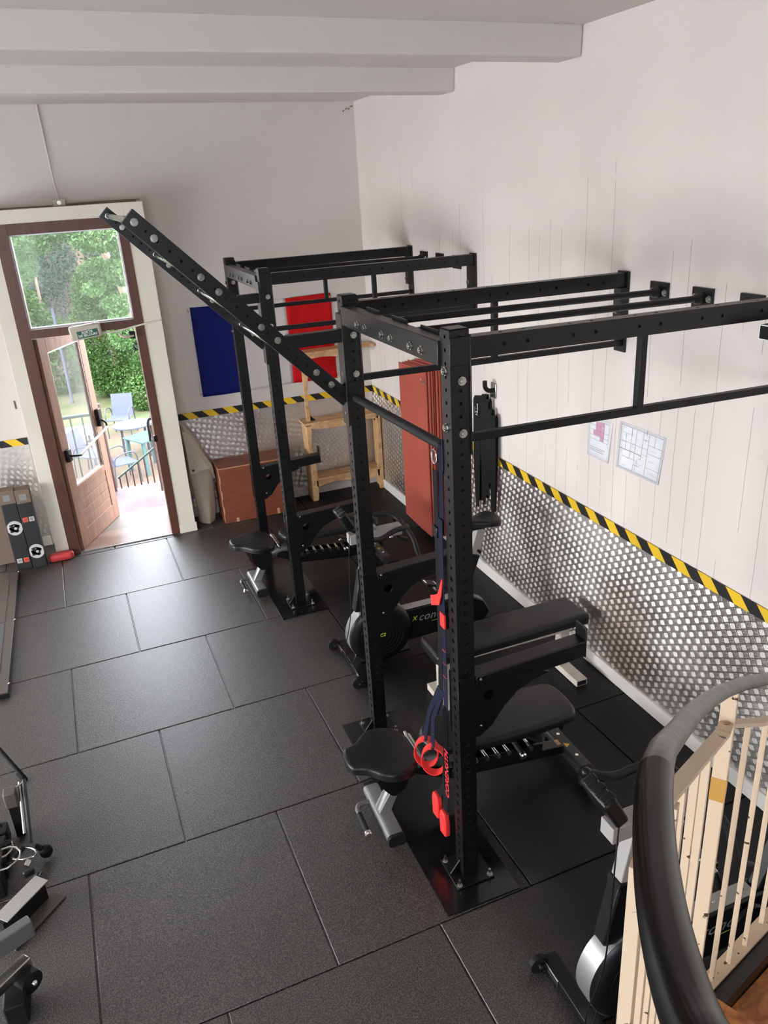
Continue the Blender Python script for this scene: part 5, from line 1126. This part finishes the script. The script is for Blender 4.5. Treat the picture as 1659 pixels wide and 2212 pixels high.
copy_tree(pc, (-3.12, 8.45, GZ), math.radians(150), 'armchair seen through the door glass behind the panic bar')
def table(name, lab, loc, m, rnd, r, h):
    t = thing(name, lab, 'table', loc, group=None)
    mb = MB()
    if rnd: mb.lathe([(h-.03, r), (h, r)], (0, 0, 0), (0, 0, 1), n=32)
    else: mb.b2((-r, -r, h-.03), (r, r, h))
    mb.build('tabletop', m, t, bev=.004)
    for sx_ in (-1, 1):
        for sy_ in (-1, 1):
            mb = MB(); k = .62 if rnd else .86; mb.beam((sx_*r*k, sy_*r*k, 0), (sx_*r*(k-.05), sy_*r*(k-.05), h-.03), .06 if not rnd else .03, .06 if not rnd else .03, (1, 0, 0)); mb.build('leg', m if not rnd else M['chair_frame'], t)
    return t
table('square_table', 'pale teal square plastic table with four legs outside the door', (-2.02, 8.1, GZ), M['teal'], False, .34, .72).rotation_euler = (0, 0, .5)
table('round_table', 'pale round garden table behind the square teal table', (-2.20, 9.3, GZ), M['sling'], True, .42, .70)
table('white_table', 'white garden table seen through the glass of the open door', (-3.38, 9.3, GZ), M['white_plastic'], True, .46, .72)
for x, y, h, lab in ((-3.42, 15.2, 2.6, 'pale fence post standing in front of the hedge, left of the door edge'), (-3.75, 17.8, 4.2, 'thin dark pole rising in the hedge behind the upper window pane')):
    o = MB().cyl((x, y, GZ), (x, y, GZ+h), .04).build('fence_post', M['sling' if h < 3 else 'bark']); tag(o, lab, 'post'); origin_to(o, (x, y, GZ))
# planting: every shrub and tree with its own crown
def foliage(name, parent, blobs, n, size, m, seed, droop=0.0, elong=1.0):
    rr = random.Random(seed); bmf = bmesh.new(); tot = sum(b[3]*b[4]*b[5] for b in blobs)
    for (cx, cy, cz, rx, ry, rz_) in blobs:
        for _ in range(int(n*3.2*rx*ry*rz_/tot)+1):
            a, b_ = rr.uniform(0, 2*PI), math.acos(rr.uniform(-1, 1)); r = rr.uniform(.55, 1.0)**.6
            p = Vector((cx+rx*r*math.sin(b_)*math.cos(a), cy+ry*r*math.sin(b_)*math.sin(a), cz+rz_*r*math.cos(b_)))
            s_ = size*.58*rr.uniform(.6, 1.3); e = Euler((rr.uniform(-1, 1)+droop, rr.uniform(-1, 1), rr.uniform(0, 6.28))).to_matrix()
            bmf.faces.new([bmf.verts.new(p + e @ Vector(q)) for q in ((-s_*.5*elong, 0, 0), (0, -s_*.28, 0), (s_*.5*elong, 0, 0), (0, s_*.28, 0))])
    me = bpy.data.meshes.new(name); bmf.to_mesh(me); bmf.free(); me.materials.append(m); o = bpy.data.objects.new(name, me); C.objects.link(o)
    off = Vector(WORLD[parent.name]); me.transform(Matrix.Translation(-off)); o.parent = parent; return o
def plant(name, lab, cat, base, trunk, blobs, n, size, m, seed, **kw):
    t = thing(name, lab, cat, base, world=True, group='planting beyond the door')
    for q in trunk: MB().tube(q[0], q[1], n=10, smooth=1).build('trunk', M['bark'], t)
    foliage('foliage', t, blobs, n, size, m, seed, **kw); return t
plant('ivy_hedge', 'tall dark ivy hedge filling the middle of the doorway background', 'hedge', (-2.4, 19.0, GZ), [([(-2.4, 19, GZ), (-2.4, 19, 2)], .12)], [(-2.2, 19.0, 1.0, 2.2, 1.0, 3.4), (-.6, 19.3, 1.2, 1.8, 1.0, 3.6), (-2.6, 18.6, 4.2, 2.2, 1.0, 1.6)], 15000, .17, M['leaf_blue'], 1)
plant('ivy_hedge', 'green ivy covered bank on the left behind the door glass', 'hedge', (-4.6, 16.6, GZ), [([(-4.6, 16.6, GZ), (-4.6, 16.6, .5)], .1)], [(-4.9, 16.6, -.3, 1.5, .8, 1.8), (-3.6, 16.7, -.9, .9, .7, 1.2), (-5.1, 16.7, 3.1, 1.5, .8, 1.6)], 9000, .17, M['leaf_mid'], 2)
plant('ivy_hedge', 'bright green ivy mass beside the trunk, right of the open door leaf', 'hedge', (-2.1, 15.2, GZ), [([(-2.1, 15.3, GZ), (-2.1, 15.3, .2)], .08)], [(-2.35, 15.3, -.5, .85, .7, 1.5), (-2.0, 15.5, .8, .9, .7, 1.0), (-1.95, 14.9, -1.5, .55, .5, .5)], 7500, .14, M['leaf_mid'], 3)
plant('locust_tree', 'light green feathery tree hanging over the top of the upper window pane', 'tree', (-1.2, 14.0, GZ), [([(-1.25, 14.6, GZ), (-1.35, 14.4, 0), (-1.75, 14.2, 1.6), (-2.4, 14.0, 3.3), (-2.7, 14, 4.2)], [.16, .13, .10, .08, .06]), ([(-1.6, 14.3, 1.0), (-1.25, 14.1, 2.2), (-1.0, 14, 3.6)], .06), ([(-2.2, 14.05, 2.8), (-3.0, 13.7, 3.4), (-3.7, 13.5, 3.7)], .035)],
      [(-2.0, 12.6, 2.35, .75, .6, .32), (-2.8, 12.8, 2.75, .8, .6, .40), (-3.6, 12.9, 2.55, .7, .6, .50), (-3.9, 13.2, 1.9, .45, .5, .5), (-1.6, 12.8, 1.6, .45, .5, .40), (-2.5, 13.4, 3.6, 1.8, .8, .5), (-1.75, 13.2, .75, .55, .4, .25), (-2.35, 13.0, 1.2, .3, .3, .2), (-1.9, 12.9, .15, .35, .3, .5)], 7500, .16, M['leaf_light'], 4, droop=.5, elong=1.15)
plant('low_shrub', 'low green shrub at the foot of the trunk beside the armchairs', 'shrub', (-1.55, 13.3, GZ), [([(-1.55, 13.3, GZ), (-1.55, 13.3, GZ+.4)], .03)], [(-1.6, 13.3, GZ+.45, .55, .5, .5), (-1.3, 13.6, GZ+.9, .5, .5, .7)], 2600, .13, M['leaf_mid'], 5)
plant('evergreen_hedge', 'dark evergreen hedge closing the far left and right of the garden', 'hedge', (0, 22, GZ), [([(0, 22, GZ), (0, 22, 1)], .1)], [(-7.5, 21, 1.2, 2.6, .8, 3.6), (2.2, 21, 1.2, 2.6, .8, 3.6), (-4.4, 22.5, 2.2, 2.0, .8, 2.6)], 9000, .26, M['leaf_dark'], 6)
o = structure(MB().b2((-9, 23.5, GZ), (6, 23.8, 3.0)).build('garden_wall', M['step_pale'], smooth=0))

# flaked plaster in the upper corner
mb = MB(); rr = random.Random(3)
for k in range(9):
    x = -.015-.012*k; z = 3.895-.006*k+rr.uniform(-.008, .008); w = rr.uniform(.006, .014)
    mb.b2((x-w/2, -.0025, z-w*.6), (x+w/2, -.0004, z+w*.6))
structure(mb.build('trim_flaked_plaster', M['bark'], smooth=0))
